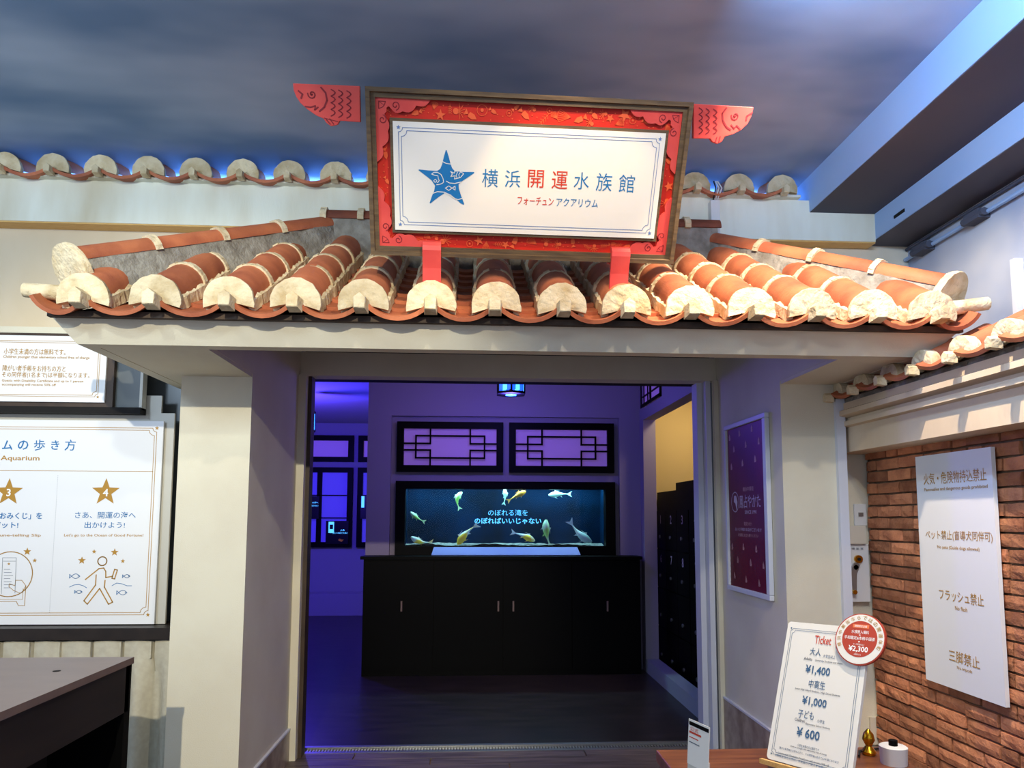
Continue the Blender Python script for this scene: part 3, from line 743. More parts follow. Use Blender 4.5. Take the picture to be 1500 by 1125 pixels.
# inner white panel with its own thin dark frame
wl, wb_, wr_, wt = -.565, .108, .560, .532
wl = SG.L(577, 255, .02)[0]; wr_ = SG.L(967, 270, .02)[0]; wb_ = SG.L(770, 343, .02)[1]; wt = SG.L(770, 186, .02)[1]
obj('panel_edge', MB().box(wl-.012, wr_+.012, wb_-.012, wt+.012, -.004, .016).mesh('panel_edge', 'frame_wood'), sg)
obj('white_panel', MB().box(wl, wr_, wb_, wt, .0, .021).mesh('white_panel', 'white_panel'), sg)
ink = Ink(); il = 'ink_line'
ink.border(il, wl+.022, wr_-.022, wb_+.022, wt-.022, .011, .0022, .022)
def S(px, py): return SG.L(px, py, .022)
# starfish emblem
def Q7(a, b): return S(570+a/7.895, 210+b/7.895)
so = [(655, 78), (665, 78), (688, 150), (710, 235), (728, 285), (760, 322), (860, 330), (983, 331), (985, 342), (900, 400), (830, 445), (803, 475), (806, 525), (836, 615), (868, 700), (862, 712), (825, 690), (770, 640), (712, 590), (650, 570),
      (580, 615), (520, 660), (480, 694), (468, 690), (495, 610), (522, 545), (532, 490), (490, 425), (420, 370), (340, 310), (344, 301), (450, 312), (555, 318), (590, 295), (612, 245), (632, 160)]
so = [Q7(*q) for q in so]; n = len(so)
ink.g('ink_blue').add([(*Q7(660, 420), .001)]+[(x, y, .001) for x, y in so], [(0, 1+k, 1+(k+1) % n) for k in range(n)])
def sl_(pts, wd=.0032, closed=False): ink.line('white_panel', [Q7(*q) for q in pts], wd, closed, z=.0016)
sl_([(618, 210), (660, 232), (715, 240)]); sl_([(662, 437), (700, 458), (760, 464), (830, 447)]); sl_([(505, 578), (560, 558), (640, 565), (700, 595), (760, 640), (800, 650), (848, 635)])
sl_([(650, 518), (690, 492), (728, 517), (690, 545)], .0028, True); sl_([(728, 517), (763, 495), (763, 540)], .0028, True)
sl_([(760, 322), (815, 320), (862, 352), (825, 395), (755, 412), (765, 375), (735, 380), (712, 385), (732, 352), (710, 325), (755, 345)], .0028, True); sl_([(792, 330), (775, 370), (785, 400)], .0026); sl_([(825, 330), (805, 365), (812, 392)], .0026)
sl_([(490, 355), (520, 335), (560, 335), (600, 360), (625, 410), (630, 450), (610, 465), (580, 475), (550, 478)], .003); sl_([(490, 355), (530, 370), (565, 375), (570, 410), (580, 430), (560, 455)], .0028); sl_([(518, 430), (535, 415), (552, 430), (542, 450), (525, 447), (515, 430)], .0026)
for ch, px, py, m_, hh in (('横', 718, 261, ib, 26), ('浜', 751, 262, ib, 25), ('開', 785, 262, 'ink_red', 26), ('運', 820, 264, 'ink_red', 26), ('水', 852, 265, ib, 25), ('族', 885, 267, ib, 26), ('館', 918, 269, ib, 26)):
    c = S(px, py); h_ = abs(S(px, py+hh)[1]-c[1]); ink.text(m_, ch, c[0], c[1], h=h_, w=h_*.95, bold=-.002 if ch not in '開運' else .006)
def stext(s, a, b, py, pyr, m_, h):
    A_ = Vector(S(a, py)); B_ = Vector(S(b, pyr)); c = (A_+B_)/2; hh = abs(S(a, py+h)[1]-A_.y); ink.text(m_, s, c.x, c.y, w=(B_-A_).length, h=hh, bold=.004)
stext('フォーチュン', 758, 811, 294, 295.5, 'ink_red', 12); stext('アクアリウム', 815, 876, 296, 298, ib, 12)
for k, mb in ink.mb.items(): obj('lettering', mb.mesh('lettering', k), sg, T((0, 0, .0212)))
# orange sea-life print on the red border
ink = Ink(); rp_ = random.Random(21); inW = (wl-.012, wr_+.012, wb_-.012, wt+.012)
def motif(cx, cy, r_, k, a):
    m_ = 'orange'; q = lambda rr_, t: (cx+rr_*math.cos(t+a), cy+rr_*math.sin(t+a))
    if k == 0: ink.star(m_, cx, cy, r_, rot=a)
    elif k == 1:   # fish
        ink.poly(m_, [q(r_, 0), q(r_*.55, .75), q(r_*.45, 2.2), q(r_*.35, PI), q(r_*.45, -2.2), q(r_*.55, -.75)])
        ink.poly(m_, [q(r_*.4, PI), q(r_*1.05, PI-.45), q(r_*1.05, PI+.45)])
    elif k == 2:   # seaweed
        ink.line(m_, [q(r_, 0), q(r_, PI)], .0018)
        for t in (-.6, -.2, .2, .6):
            b_ = (cx+r_*t*math.cos(a), cy+r_*t*math.sin(a))
            for s in (1, -1): ink.line(m_, [b_, (b_[0]+r_*.5*math.cos(a+s*.9), b_[1]+r_*.5*math.sin(a+s*.9))], .002)
    elif k == 3:   # shell
        for t in range(-3, 4): ink.line(m_, [q(r_*.7, PI), q(r_*.9, t*.28)], .0017)
        ink.line(m_, [q(r_*.95, t*.28) for t in range(-3, 4)], .0018)
    elif k == 4:   # octopus
        ink.disc(m_, *q(r_*.35, PI/2), r_*.42, 10)
        for t in range(6): ink.line(m_, [(cx, cy), q(r_*.6, PI+.3+t*.5), q(r_*1.05, PI+.1+t*.58)], .0022)
    elif k == 5:   # coral ring
        ink.circ(m_, cx, cy, r_*.6, .0022, 12); ink.disc(m_, cx, cy, r_*.2, 8)
    else: ink.disc(m_, cx, cy, r_*.22, 8)
placed = []
tries = 0
while len(placed) < 260 and tries < 9000:
    tries += 1
    x = rp_.uniform(-W2+.045, W2-.045); y = rp_.uniform(.045, H2-.045); r_ = rp_.choice((.034, .028, .028, .022, .018, .011))
    if inW[0]-r_*.7 < x < inW[1]+r_*.7 and inW[2]-r_*.7 < y < inW[3]+r_*.7: continue
    if any((x-a)**2+(y-b_)**2 < ((r_+c)*.74)**2 for a, b_, c in placed): continue
    if not (-W2+FWd+r_*.6 < x < W2-FWd-r_*.6 and FWd+r_*.6 < y < H2-FWd-r_*.6): continue
    placed.append((x, y, r_)); motif(x, y, r_, rp_.randrange(6) if r_ > .012 else 6, rp_.uniform(0, 6.28))
for k, mb in ink.mb.items(): obj('sea_life_print', mb.mesh('print', k), sg, T((0, 0, -.002)))
# coral cloud ornaments in the four corners
def ornament(sx, sy):
    long_, tall = .215, .235
    p = [(0, 0), (long_, 0)]
    def scal(a, b, n_, depth, sgn=-1):
        out = []
        a = Vector(a); b = Vector(b); d = (b-a)/n_; nr = Vector((d.y, -d.x)).normalized()
        for i in range(n_):
            for t in range(5): 
                out.append(tuple(a+d*(i+t/5)+nr*(sgn*depth*math.sin(PI*t/5))))
        return out
    p += scal((long_, 0), (.105, .046), 2, .013, 1); p += scal((.105, .046), (.062, .040), 1, .010, 1); p += [(.052, .030), (.044, .034), (.042, .050), (.034, .058)]
    p += scal((.040, .072), (.046, .120), 1, .010, 1); p += scal((.046, .120), (0, tall), 2, .013, 1)
    p.append((0, tall))
    ox = -W2+FWd if sx > 0 else W2-FWd; oy = H2-FWd if sy < 0 else FWd
    pts = [(ox+x*sx, oy+y*sy) for x, y in p]
    if sx*sy < 0: pts = pts[::-1]
    o = obj('corner_ornament', MB().prism(pts, -.004, .010).mesh('corner_ornament', 'coral'), sg)
    k = Ink()
    q = lambda x, y: (ox+x*sx, oy+y*sy)
    k.line('coral_line', [q(.013, .013), q(.040, .013), q(.034, .027), q(.027, .034), q(.013, .040)], .0022, True)
    for e in ((.040, .013), (.034, .027), (.013, .040)): k.line('coral_line', [q(.013, .013), q(*e)], .0016)
    for cx, cy, s_ in ((.078, .026, 1), (.026, .078, -1)):
        sp_ = [q(cx+(.004+.013*t/14)*math.cos(s_*t*.55), cy+(.004+.013*t/14)*math.sin(s_*t*.55)) for t in range(15)]
        k.line('coral_line', sp_, .003)
    for mk, mb in k.mb.items(): obj('carved_line', mb.mesh('carved_line', mk), o, T((0, 0, .0102)))
for sx in (1, -1):
    for sy in (1, -1): ornament(sx, sy)
# carved fish heads on both sides
def fish_head(out, lines, eye, ctr):
    Q = lambda p: SG.L(p[0], p[1], -.01)
    pts = [Q(p) for p in out]
    ar = sum(pts[i][0]*pts[(i+1) % len(pts)][1]-pts[(i+1) % len(pts)][0]*pts[i][1] for i in range(len(pts)))
    if ar < 0: pts = pts[::-1]
    o = obj('carved_fish_head', MB().prism(pts, -.035, -.01).mesh('fish', 'coral'), sg, bevel=.002)
    k = Ink()
    for ln, wd in lines: k.line('coral_line', [Q(p) for p in ln], wd)
    ex, ey = Q(eye)
    k.line('coral_line', [(ex+(.0+.017*t/16)*math.cos(-t*.6), ey+(.017*t/16)*math.sin(-t*.6)) for t in range(17)], .0045)
    for mk, mb in k.mb.items(): obj('carved_line', mb.mesh('carved_line', mk), o, T((0, 0, -.0096)))
def wave(x, y0, y1, n_, a):
    out = []
    for i in range(n_):
        for t in range(5): out.append((x+a*math.sin(PI*t/4), y0+(y1-y0)*(i+t/4)/n_))
    return out
fish_head([(429, 122), (527, 126), (528, 179), (498, 177), (494, 183), (485, 185), (478, 180), (474, 174), (463, 169), (450, 160), (440, 151), (434, 142), (430, 132)],
          [(wave(485, 131, 170, 4, 6), .004), (wave(496, 132, 172, 4, 6), .004), (wave(508, 133, 173, 4, 6), .004),
           ([(470, 128), (477, 136), (479, 147), (475, 157), (468, 163)], .006), ([(437, 133), (443, 138), (441, 144)], .006), ([(447, 156), (455, 157), (462, 155), (461, 161), (466, 157)], .005),
           ([(478, 175), (484, 182)], .004), ([(483, 174), (489, 182)], .004), ([(475, 173), (495, 178)], .003)], (457, 138), None)
fish_head([(1016, 152), (1104, 157), (1101, 170), (1095, 182), (1085, 191), (1073, 197), (1062, 200), (1057, 208), (1051, 211), (1044, 208), (1040, 203), (1016, 203)],
          [(wave(1024, 158, 196, 4, 5), .004), (wave(1034, 159, 196, 4, 5), .004), (wave(1045, 160, 196, 4, 5), .004),
           ([(1064, 158), (1058, 166), (1059, 177), (1064, 186), (1070, 190)], .006), ([(1102, 165), (1094, 170), (1093, 176)], .006), ([(1071, 183), (1075, 188), (1079, 184), (1084, 189)], .005),
           ([(1050, 201), (1048, 208)], .004), ([(1055, 200), (1053, 208)], .004)], (1077, 170), None)
# coral straps that hold the lower edge
def strap(px0, px1, name):
    a = SG.L(px0, 372, .04)[0]; b = SG.L(px1, 372, .04)[0]
    prof = [(-.052, -.02), (-.052, .045), (.0, .062), (.03, .06), (.044, .048), (.05, .03), (.05, -.045), (.062, -.13), (.048, -.13), (.034, -.05), (.032, -.012), (-.03, -.012)]
    mb = MB(); mb.prism([(z, y) for z, y in prof], a, b, 'x')
    mb.v = [(x, z, y) for x, y, z in mb.v]
    return obj('holding_strap', mb.mesh('holding_strap', 'coral'), sg)
strap(619, 646, 'l'); strap(896, 923, 'r')

# ================================================================== RIGHT BOARDS
NB = Board((2.192, 3.2, .77), side='left_facing')
nb = thing('prohibition_board', 'tall white board with gold prohibition notices on the brick wall', 'sign', mtx=NB.m)
x0 = NB.L(1352, 830)[0]; x1 = NB.L(1466, 840)[0]; y1 = NB.L(1400, 662)[1]; y0 = NB.L(1420, 1016)[1]
obj('board', MB().box(x0, x1, y0, y1, -.006, .012).mesh('board', 'board_white'), nb)
ink = Ink()
def nt_(s, a, pya, b, pyb, h, bold=.01):
    A_ = Vector(NB.L(a, pya, .013)); B_ = Vector(NB.L(b, pyb, .013)); c = (A_+B_)/2
    hh = abs(NB.L(a, pya+h, .013)[1]-A_.y); ink.text('ink_gold', s, c.x, c.y, w=(B_-A_).length, h=hh, bold=bold)
nt_('火気・危険物持込禁止', 1353, 701, 1445, 696, 17); nt_('Flammables and dangerous goods prohibited', 1354, 717, 1447, 714, 6)
nt_('ペット禁止(盲導犬同伴可)', 1356, 784, 1454, 787, 15); nt_('No pets (Guide dogs allowed)', 1373, 801, 1435, 806, 6)
nt_('フラッシュ禁止', 1376, 872, 1441, 878, 16); nt_('No flash', 1399, 891, 1417, 893, 6)
nt_('三脚禁止', 1390, 960, 1435, 971, 17); nt_('No tripods', 1402, 979, 1424, 984, 6)
put_ink(ink, nb, T((0, 0, .0122)))
# maroon poster in a white frame on the right reveal
PB = Board((XR0-.002, 4.28, 1.09), side='left_facing')
po = thing('framed_poster', 'maroon poster in a white frame on the doorway reveal', 'poster', mtx=PB.m)
px0, px1, pt = -.34, .33, 1.06
for d_ in ((px0, px1, 0, .03), (px0, px1, pt-.03, pt), (px0, px0+.03, .03, pt-.03), (px1-.045, px1, .03, pt-.03)):
    obj('frame_bar', MB().box(d_[0], d_[1], d_[2], d_[3], 0, .028).mesh('frame_bar', 'alu'), po, bevel=.004)
obj('print', MB().box(px0+.03, px1-.045, .03, pt-.03, .0, .012).mesh('print', 'poster'), po)
ink = Ink()
for gx in range(14):
    for gy in range(10):
        for base_, mm in ((.05, 'poster_net'),):
            x = px0+.05+gx*.042; y = base_+gy*.034+(gx % 2)*.017
            if y < .33: ink.circ(mm, x, y, .02, .003, 6)
def bird(x, y): 
    ink.poly('poster_bird', [(x-.012, y-.022), (x+.014, y-.022), (x+.012, y+.004), (x+.001, y+.022), (x-.01, y+.006)]); ink.line('poster_bird', [(x, y), (x+.018, y-.012)], .004)
for k, (x, y) in enumerate([(-.27, .28), (-.08, .285), (.12, .28), (-.18, .20), (.03, .195), (.22, .19), (-.24, .10), (-.05, .09), (.15, .085),
                            (-.27, .98), (-.1, .99), (.10, .995), (-.2, .90), (0, .91), (.2, .91), (-.25, .79), (-.06, .80), (.14, .81)]): bird(x, y)
ink.circ('poster_ink', -.20, .56, .062, .006, 24); ink.poly('poster_ink', [(-.215, .60), (-.18, .60), (-.16, .56), (-.175, .50), (-.195, .55), (-.22, .56)])
ink.text('poster_ink', '鳳占やかた', .04, .56, w=.33, h=.082, bold=.01); ink.text('poster_bird', '横浜中華街', .02, .635, w=.17, h=.028)
ink.text('poster_ink', 'SINCE 1991', .05, .495, w=.18, h=.022)
ink.text('poster_bird', '鑑定10分', .0, .425, w=.12, h=.022); ink.text('poster_ink', '占いと手相のお店がございます', .0, .39, w=.42, h=.022); ink.text('poster_bird', 'お気軽にお立ち寄りください', 0, .355, w=.32, h=.02)
put_ink(ink, po, T((0, 0, .0122)))

# switch plate, lever box, grey cover
AL = Board((2.15, 3.94, 1.0))
def on_alcove(name, pxa, pya, pxb, pyb, d_, m_, label, cat):
    a = at(pxa, pyb, Y=3.94-d_); b = at(pxb, pya, Y=3.94-d_)
    t = thing(name, label, cat, ((a.x+b.x)/2, 3.94, a.z)); w_ = (b.x-a.x)/2; h_ = b.z-a.z
    obj('plate' if d_ < .02 else 'housing', MB().box(-w_, w_, -d_, 0, 0, h_).mesh('plate', m_), t, bevel=.003); return t, w_, h_
t, w_, h_ = on_alcove('wall_switch', 1252, 738, 1269, 770, .01, 'plastic_white', 'small white wall switch plate above the lever box', 'switch')
obj('button', MB().box(-.012, .014, -.016, -.009, h_*.42, h_*.6).mesh('button', 'steel'), t)
t, w_, h_ = on_alcove('cable_box', 1236, 770, 1268, 797, .06, 'plastic_beige', 'plain beige cable box between wall switch and lever box', 'box')
t, w_, h_ = on_alcove('lever_box', 1236, 797, 1272, 882, .04, 'plastic_white', 'grey-white smoke vent lever box beside the right pillar', 'box')
mb = MB().tube([(.012, -.04, h_*.74), (.012, -.055, h_*.74)], .022, 18); o = obj('knob', mb.mesh('knob', 'gold'), t)
obj('knob_centre', MB().tube([(.012, -.055, h_*.74), (.012, -.06, h_*.74)], .009, 12).mesh('knob_centre', 'hole'), t)
mb = MB().tube([(-.005, -.04, h_*.60), (-.005, -.052, h_*.60)], .014, 14); obj('knob', mb.mesh('knob', 'gold'), t)
ox_ = t.location.x; oz_ = t.location.z
strap_ = [at(1220+a_/9.375, 780+b_/9.375, Y=3.89) for a_, b_ in ((285, 415), (345, 415), (372, 455), (330, 570), (330, 800), (300, 850), (252, 850), (230, 800), (225, 545))]
obj('crank_handle', MB().prism([(q.x-ox_, q.z-oz_) for q in strap_][::-1], -.052, -.046, 'y').mesh('crank_handle', 'steel'), t, bevel=.002)
q = at(1250, 867, Y=3.89); obj('handle_grip', MB().tube([(q.x-ox_, -.052, q.z-oz_), (q.x-ox_, -.072, q.z-oz_)], .012, 14).mesh('handle_grip', 'gold'), t)
ink = Ink(); ink.text('ink_grey', '排 煙 装 置', 0, h_*.92, w=w_*1.2, h=.012)
for k, mb in ink.mb.items(): obj('lettering', mb.mesh('lettering', k), t, T((0, -.0415, 0)) @ Rm(PI/2, 'X'))

# ================================================================== TABLE WITH PRICE BOARD
tb = thing('front_table', 'brown wooden table before the doorway, carrying the price board', 'table', (1.04, 2.2, 0))
obj('tabletop', MB().box(-.40, .40, -.75, .335, .71, .75).mesh('tabletop', 'table'), tb, bevel=.004)
for x in (-.36, .36):
    for y in (-.7, .29): obj('leg', MB().box(x-.03, x+.03, y-.03, y+.03, 0, .71).mesh('leg', 'table'), tb)
obj('apron', MB().box(-.37, .37, .28, .31, .60, .71).mesh('apron', 'black'), tb)
KB = Board((1.017, 2.2, .792), math.radians(-60), math.radians(-21.4), math.radians(2.6))
kb = thing('price_board', 'white price board with rounded corners headed Ticket', 'sign', mtx=KB.m)
def rrect(x0, x1, y0, y1, r_, n=5):
    p = []
    for cx, cy, a0 in ((x1-r_, y0+r_, -90), (x1-r_, y1-r_, 0), (x0+r_, y1-r_, 90), (x0+r_, y0+r_, 180)):
        for k in range(n+1): a = math.radians(a0+90*k/n); p.append((cx+r_*math.cos(a), cy+r_*math.sin(a)))
    return p
kw, kh = .143, .446
obj('board', MB().prism(rrect(-kw, kw, 0, kh, .012), -.012, 0).mesh('board', 'white_panel'), kb)
ink = Ink(); ink.border('ink_navy', -kw+.016, kw-.016, .018, kh-.022, .006, .0012, .010)
def kt(s, px, py, wpx, m_, hpx, bold=.01, ang=None):
    a = Vector(KB.L(px-wpx/2, py-wpx*.075)); b = Vector(KB.L(px+wpx/2, py+wpx*.075)); c = Vector(KB.L(px, py)); h_ = abs(KB.L(px-hpx*.07, py+hpx/2)[1]-KB.L(px+hpx*.07, py-hpx/2)[1])
    ink.text(m_, s, c.x, c.y, w=abs(b.x-a.x), h=h_, bold=bold)
nv = 'ink_navy'; gr = 'ink_grey'
kt('Ticket', 1206, 938, 24, 'ink_red', 12); kt('大人', 1195, 955, 16, nv, 11); kt('大学生以上', 1215, 962, 18, nv, 5)
kt('Adults', 1184, 965, 12, gr, 4); kt('University Students and above', 1214, 970, 40, gr, 3.4)
kt('¥1,400', 1198, 983, 36, nv, 14, .02); kt('中高生', 1197, 1003, 24, nv, 12); kt('Junior High School Students / High School Students', 1197, 1014, 66, gr, 3.6)
kt('¥1,000', 1193, 1029, 36, nv, 14, .02); kt('子ども', 1181, 1047, 23, nv, 12); kt('小学生', 1203, 1057, 11, nv, 5); kt('Children', 1172, 1055, 15, gr, 4.5); kt('Elementary School Students', 1198, 1064, 36, gr, 3.6)
kt('¥ 600', 1184, 1075, 34, nv, 14, .02)
kt('小学生未満の方は無料です', 1184, 1095, 32, nv, 4); kt('Children younger than elementary free of charge', 1184, 1099.5, 54, gr, 3)
kt('障がい者手帳をお持ちの方と、その同伴者(1名まで)は半額になります', 1184, 1106, 88, nv, 4); kt('Guests with Disability Certificate will receive 50% off', 1176, 1112, 76, gr, 3.2)
kt('※高校生以上の方は、学生証のご提示をお願いします。', 1178, 1117, 88, nv, 3.6)
for k, mb in ink.mb.items(): obj('lettering', mb.mesh('lettering', k), kb, T((0, 0, .0004)))
# badge
cx, cy = KB.L(1259, 936, .012); br = .080
bg = thing('round_badge', 'round red and white price badge fixed to the price board corner', 'badge', mtx=KB.m @ T((cx, cy, .008)))
def cyl(r_, z0, z1, n=48): return MB().prism([(r_*math.cos(2*PI*k/n), r_*math.sin(2*PI*k/n)) for k in range(n)], z0, z1)
obj('rim', cyl(br, -.006, .003).mesh('rim', 'badge_red'), bg); obj('ring', cyl(br*.955, .003, .004).mesh('ring', 'white_panel'), bg); obj('centre', cyl(br*.70, .004, .0045).mesh('centre', 'badge_red'), bg)
ink = Ink()
s_ = '横浜中華街ならではの開運体験'
for k, ch in enumerate(s_):
    a = math.radians(200-k*220/(len(s_)-1)); ink.text('ink_gold', ch, br*.83*math.cos(a), br*.83*math.sin(a), h=.0125, bold=.01, rot=a-PI/2, z=.0012)
ink.poly('badge_orange', [(-.026, br*.42), (.026, br*.42), (.026, br*.56), (-.026, br*.56)], z=.0012)
ink.text('ink_white', '期間限定企画', 0, br*.49, w=.040, h=.007, z=.002)
ink.text('ink_white', '水族館入場料', 0, br*.27, w=.056, h=.011, bold=.025, z=.0012); ink.text('ink_white', '+', 0, br*.15, h=.006, z=.0012)
ink.text('ink_white', '手相鑑定&本格中国茶', 0, br*.03, w=.098, h=.011, bold=.025, z=.0012); ink.poly('ink_white', [(-.003, -br*.09), (0, -br*.15), (.003, -br*.09)], z=.0012)
ink.text('ink_white', 'セット料金なんと', 0, -br*.21, w=.036, h=.006, z=.0012); ink.text('ink_white', '¥2,300', 0, -br*.40, w=.062, h=.02, bold=.02, z=.0012)
ink.text('ink_white', '(税込)', 0, -br*.60, w=.022, h=.005, z=.0012)
for k, mb in ink.mb.items(): obj('lettering', mb.mesh('lettering', k), bg, T((0, 0, .0036)))
# easel
ez = thing('table_easel', 'small pale wooden easel holding the price board', 'easel', (1.02, 2.2, .75))
A_ = KB.m @ Vector((-kw-.01, -.012, .012)); B_ = KB.m @ Vector((kw+.01, -.012, .012)); o0 = Vector((1.02, 2.2, .75))
for n_, p, q, r_ in (('front_ledge', A_, B_, .010), ('leg', KB.m @ Vector((-.09, -.03, -.02)), KB.m @ Vector((-.02, .36, -.02)), .007), ('leg', KB.m @ Vector((.09, -.03, -.02)), KB.m @ Vector((.02, .36, -.02)), .007)):
    obj(n_, MB().tube([p-o0, q-o0], r_, 4).mesh(n_, 'pale_wood'), ez)
q = KB.m @ Vector((0, .34, -.025)); obj('back_leg', MB().tube([q-o0, Vector((q.x+.06-1.02, q.y+.10-2.2, .008))], .007, 4).mesh('back_leg', 'pale_wood'), ez)
# small card stand
c0 = at(1020, 1120, Z=.75)
CB = Board((.681, 2.2, .800), math.radians(-72), math.radians(-4))
cs = thing('card_stand', 'small white card with red text in a clear stand on the table', 'card', mtx=CB.m)
a = (-.052, 0); b = (.052, 0); ty = .132
obj('card', MB().box(a[0], b[0], .0, ty, -.002, 0).mesh('card', 'white_panel'), cs)
obj('black_bar', MB().box(a[0]+.004, b[0]-.003, ty-.017, ty-.006, 0, .001).mesh('black_bar', 'black'), cs)
ink = Ink(); mw = (b[0]-a[0]); 
for k, q in enumerate((.62, .5, .56)): ink.line('ink_red' if k < 2 else 'ink_grey', [(a[0]+.008, ty*(.72-.11*k)), (a[0]+mw*q, ty*(.72-.11*k))], .006 if k == 0 else .003)
ink.text('ink_red', '公式', a[0]+mw*.3, ty*.80, w=mw*.4, h=.012)
put_ink(ink, cs, Matrix.Identity(4))
obj('acrylic_foot', MB().box(a[0], b[0], -.048, .03, -.006, -.002).box(a[0], b[0], -.048, -.044, -.05, .03).mesh('acrylic_foot', 'acrylic'), cs)
# things at the table's right end
c = at(1307, 1112, Z=.75)
cc_ = tag(obj('white_cup', MB().tube([(0, 0, 0), (0, 0, .055), (0, 0, .058)], [.040, .043, .038], 24).mesh('cup', 'plastic_white', True), None, T((1.385, 2.36, .75))), 'short white round container at the table edge by the bricks', 'container')
obj('dark_top', MB().tube([(0, 0, .058), (0, 0, .075)], .014, 12).mesh('dark_top', 'black'), cc_)
c = at(1259, 1088, Y=2.5)
mb = MB().tube([(0, 0, .0), (0, 0, .012), (0, 0, .03), (0, 0, .05), (0, 0, .07), (0, 0, .085)], [.02, .024, .010, .020, .016, .004], 14)
tag(obj('gold_ornament', mb.mesh('gold', 'gold', True), None, T((c.x+.005, 2.45, .75))), 'small golden ornament half hidden behind the price board', 'ornament')
a = at(1275, 1090, Y=3.935); b = at(1297, 1050, Y=3.935)
ot = tag(obj('wall_outlet', MB().box(a.x, b.x, 3.925, 3.94, a.z, b.z).mesh('outlet', 'plastic_beige')), 'beige outlet plate low on the alcove wall', 'outlet')
obj('plug', MB().box((a.x+b.x)/2-.012, (a.x+b.x)/2+.016, 3.89, 3.925, (a.z+b.z)/2-.015, (a.z+b.z)/2+.018).mesh('plug', 'plastic_white'), ot)
mx_ = (a.x+b.x)/2; mz = (a.z+b.z)/2
tag(obj('white_cable', MB().tube([(mx_, 3.89, mz), (mx_+.02, 3.84, mz-.02), (mx_+.03, 3.78, mz-.12), (mx_+.03, 3.7, mz-.3)], .006, 8).mesh('cable', 'plastic_white', True)), 'white cable hanging from the outlet plate', 'cable')
tag(obj('black_cable', MB().tube([(1.30, 2.42, .756), (1.33, 2.47, .756), (1.38, 2.48, .757), (1.43, 2.50, .757)], .004, 6).mesh('cable', 'cable_black', True)), 'thin black cable across the table behind the price board', 'cable')

# ================================================================== UPPER RIGHT FITTINGS
cd = thing('conduit_pipe', 'painted conduit with two couplings under the right ceiling beam', 'pipe', (2.68, 3, 3.15)); CDI = T((-2.68, -3, -3.15))
obj('pipe', MB().tube([(2.675, 1.0, 3.15), (2.675, 4.19, 3.15)], .012, 8).mesh('pipe', 'beam_white', True), cd, CDI)
obj('pipe', MB().tube([(2.685, 1.0, 3.215), (2.685, 4.19, 3.215)], .010, 8).mesh('pipe', 'beam_under', True), cd, CDI)
for px, py in ((1430, 308), (1352, 350)):
    c = at(px, py, X=2.67)
    obj('coupling', MB().box(2.635, 2.70, c.y-.06, c.y+.06, 3.125, 3.175).tube([(2.655, c.y-.08, 3.15), (2.655, c.y+.08, 3.15)], .022, 8).mesh('coupling', 'beam_under'), cd, CDI)
tag(bx('wall_channel', 'alu', (2.655, 2.70, 3.29, 3.32, 2.25, 2.83)), 'slim upright metal channel on the upper right wall', 'channel')
tag(bx('vent_slot', 'hole', (2.432, 2.438, 3.80, 3.90, 3.285, 3.303)), 'small black slot in the side of the lower beam', 'slot')
c = at(1048, 315, Y=4.06)
jb = tag(bx('cable_duct', 'plastic_white', (c.x-.03, c.x+.025, YC-.05, YC, 3.18, 3.44), None, .003), 'white cable duct running over the parapet beside the sign', 'cable duct')
for k in range(3): obj('wire', MB().tube([(c.x-.01+k*.012, 4.07, 3.44), (c.x-.015+k*.018, 4.0, 3.49), (c.x-.02+k*.012, 4.02, 3.54)], .004, 6).mesh('wire', 'plastic_white' if k else 'cable_black', True), jb)

# ================================================================== INSIDE THE AQUARIUM
YB = 7.45; XE = -1.09; XS_ = 1.76
mb = MB().box(XE, -.85, YB, YB+.15, 0, 3.1).box(1.54, XS_, YB, YB+.15, 0, 3.1).box(-.85, 1.54, YB, YB+.15, 2.60, 3.1).box(-.85, 1.54, YB, YB+.15, 0, 1.16)
mb.box(-.85, 1.54, YB+.06, YB+.14, 2.54, 2.60).box(-.79, 1.485, YB+.06, YB+.14, 1.92, 2.015).box(-.85, -.79, YB+.06, YB+.14, 1.16, 2.54).box(1.485, 1.54, YB+.06, YB+.14, 1.16, 2.54).box(.315, .377, YB+.061, YB+.14, 2.0151, 2.5399)
struct(obj('wall_tank', mb.mesh('wall_tank', 'inner_wall')), 'violet-lit wall around the aquarium tank', 'wall')
struct(bx('wall_tank_end', 'inner_wall', (XE-.0, XE+.12, YB+.15, 9.5, 0, 3.1)), 'end of the partition beside the far room', 'wall')
struct(bx('ceiling_inner', 'inner_wall', (-7, 3.2, YD+.2, 12.2, 3.1, 3.2)), 'blue-lit inner ceiling', 'ceiling')
mb = MB().box(XS_, XS_+.13, 5.0, 5.50, 0, 3.1).box(XS_, XS_+.13, 7.30, YB+.15, 0, 3.1).box(XS_, XS_+.13, 5.50, 7.30, 2.56, 2.68).box(XS_, XS_+.13, 5.50, 6.55, 2.68, 3.1).box(XS_, XS_+.13, 6.55, 7.36, 2.98, 3.1)
struct(obj('wall_locker_side', mb.mesh('wls', 'inner_wall')), 'blue-lit side wall with the locker room opening', 'wall')
struct(bx('trim_kerb', 'kerb', (XS_, XS_+.13, 5.50, 7.30, 0, .13)), 'pale kerb along the locker room opening', 'kerb')
struct(obj('wall_locker_room', MB().box(XS_+.13, 3.0, 7.75, 7.85, 0, 3.1).box(2.62, 2.7, 4.95, 7.8, 0, 3.1).mesh('wl', 'yellow_wall')), 'warm yellow wall behind the lockers', 'wall')
struct(obj('wall_inner_left', MB().box(-4.2, XL1-.01, YD+.12, YD+.24, 0, 3.1).box(XR0+.01, 2.7, YD+.12, YD+.2, 0, 3.1).box(-4.3, -4.2, YD+.1, 12, 0, 3.1).mesh('wil', 'inner_wall')), 'inner faces of the entrance walls', 'wall')
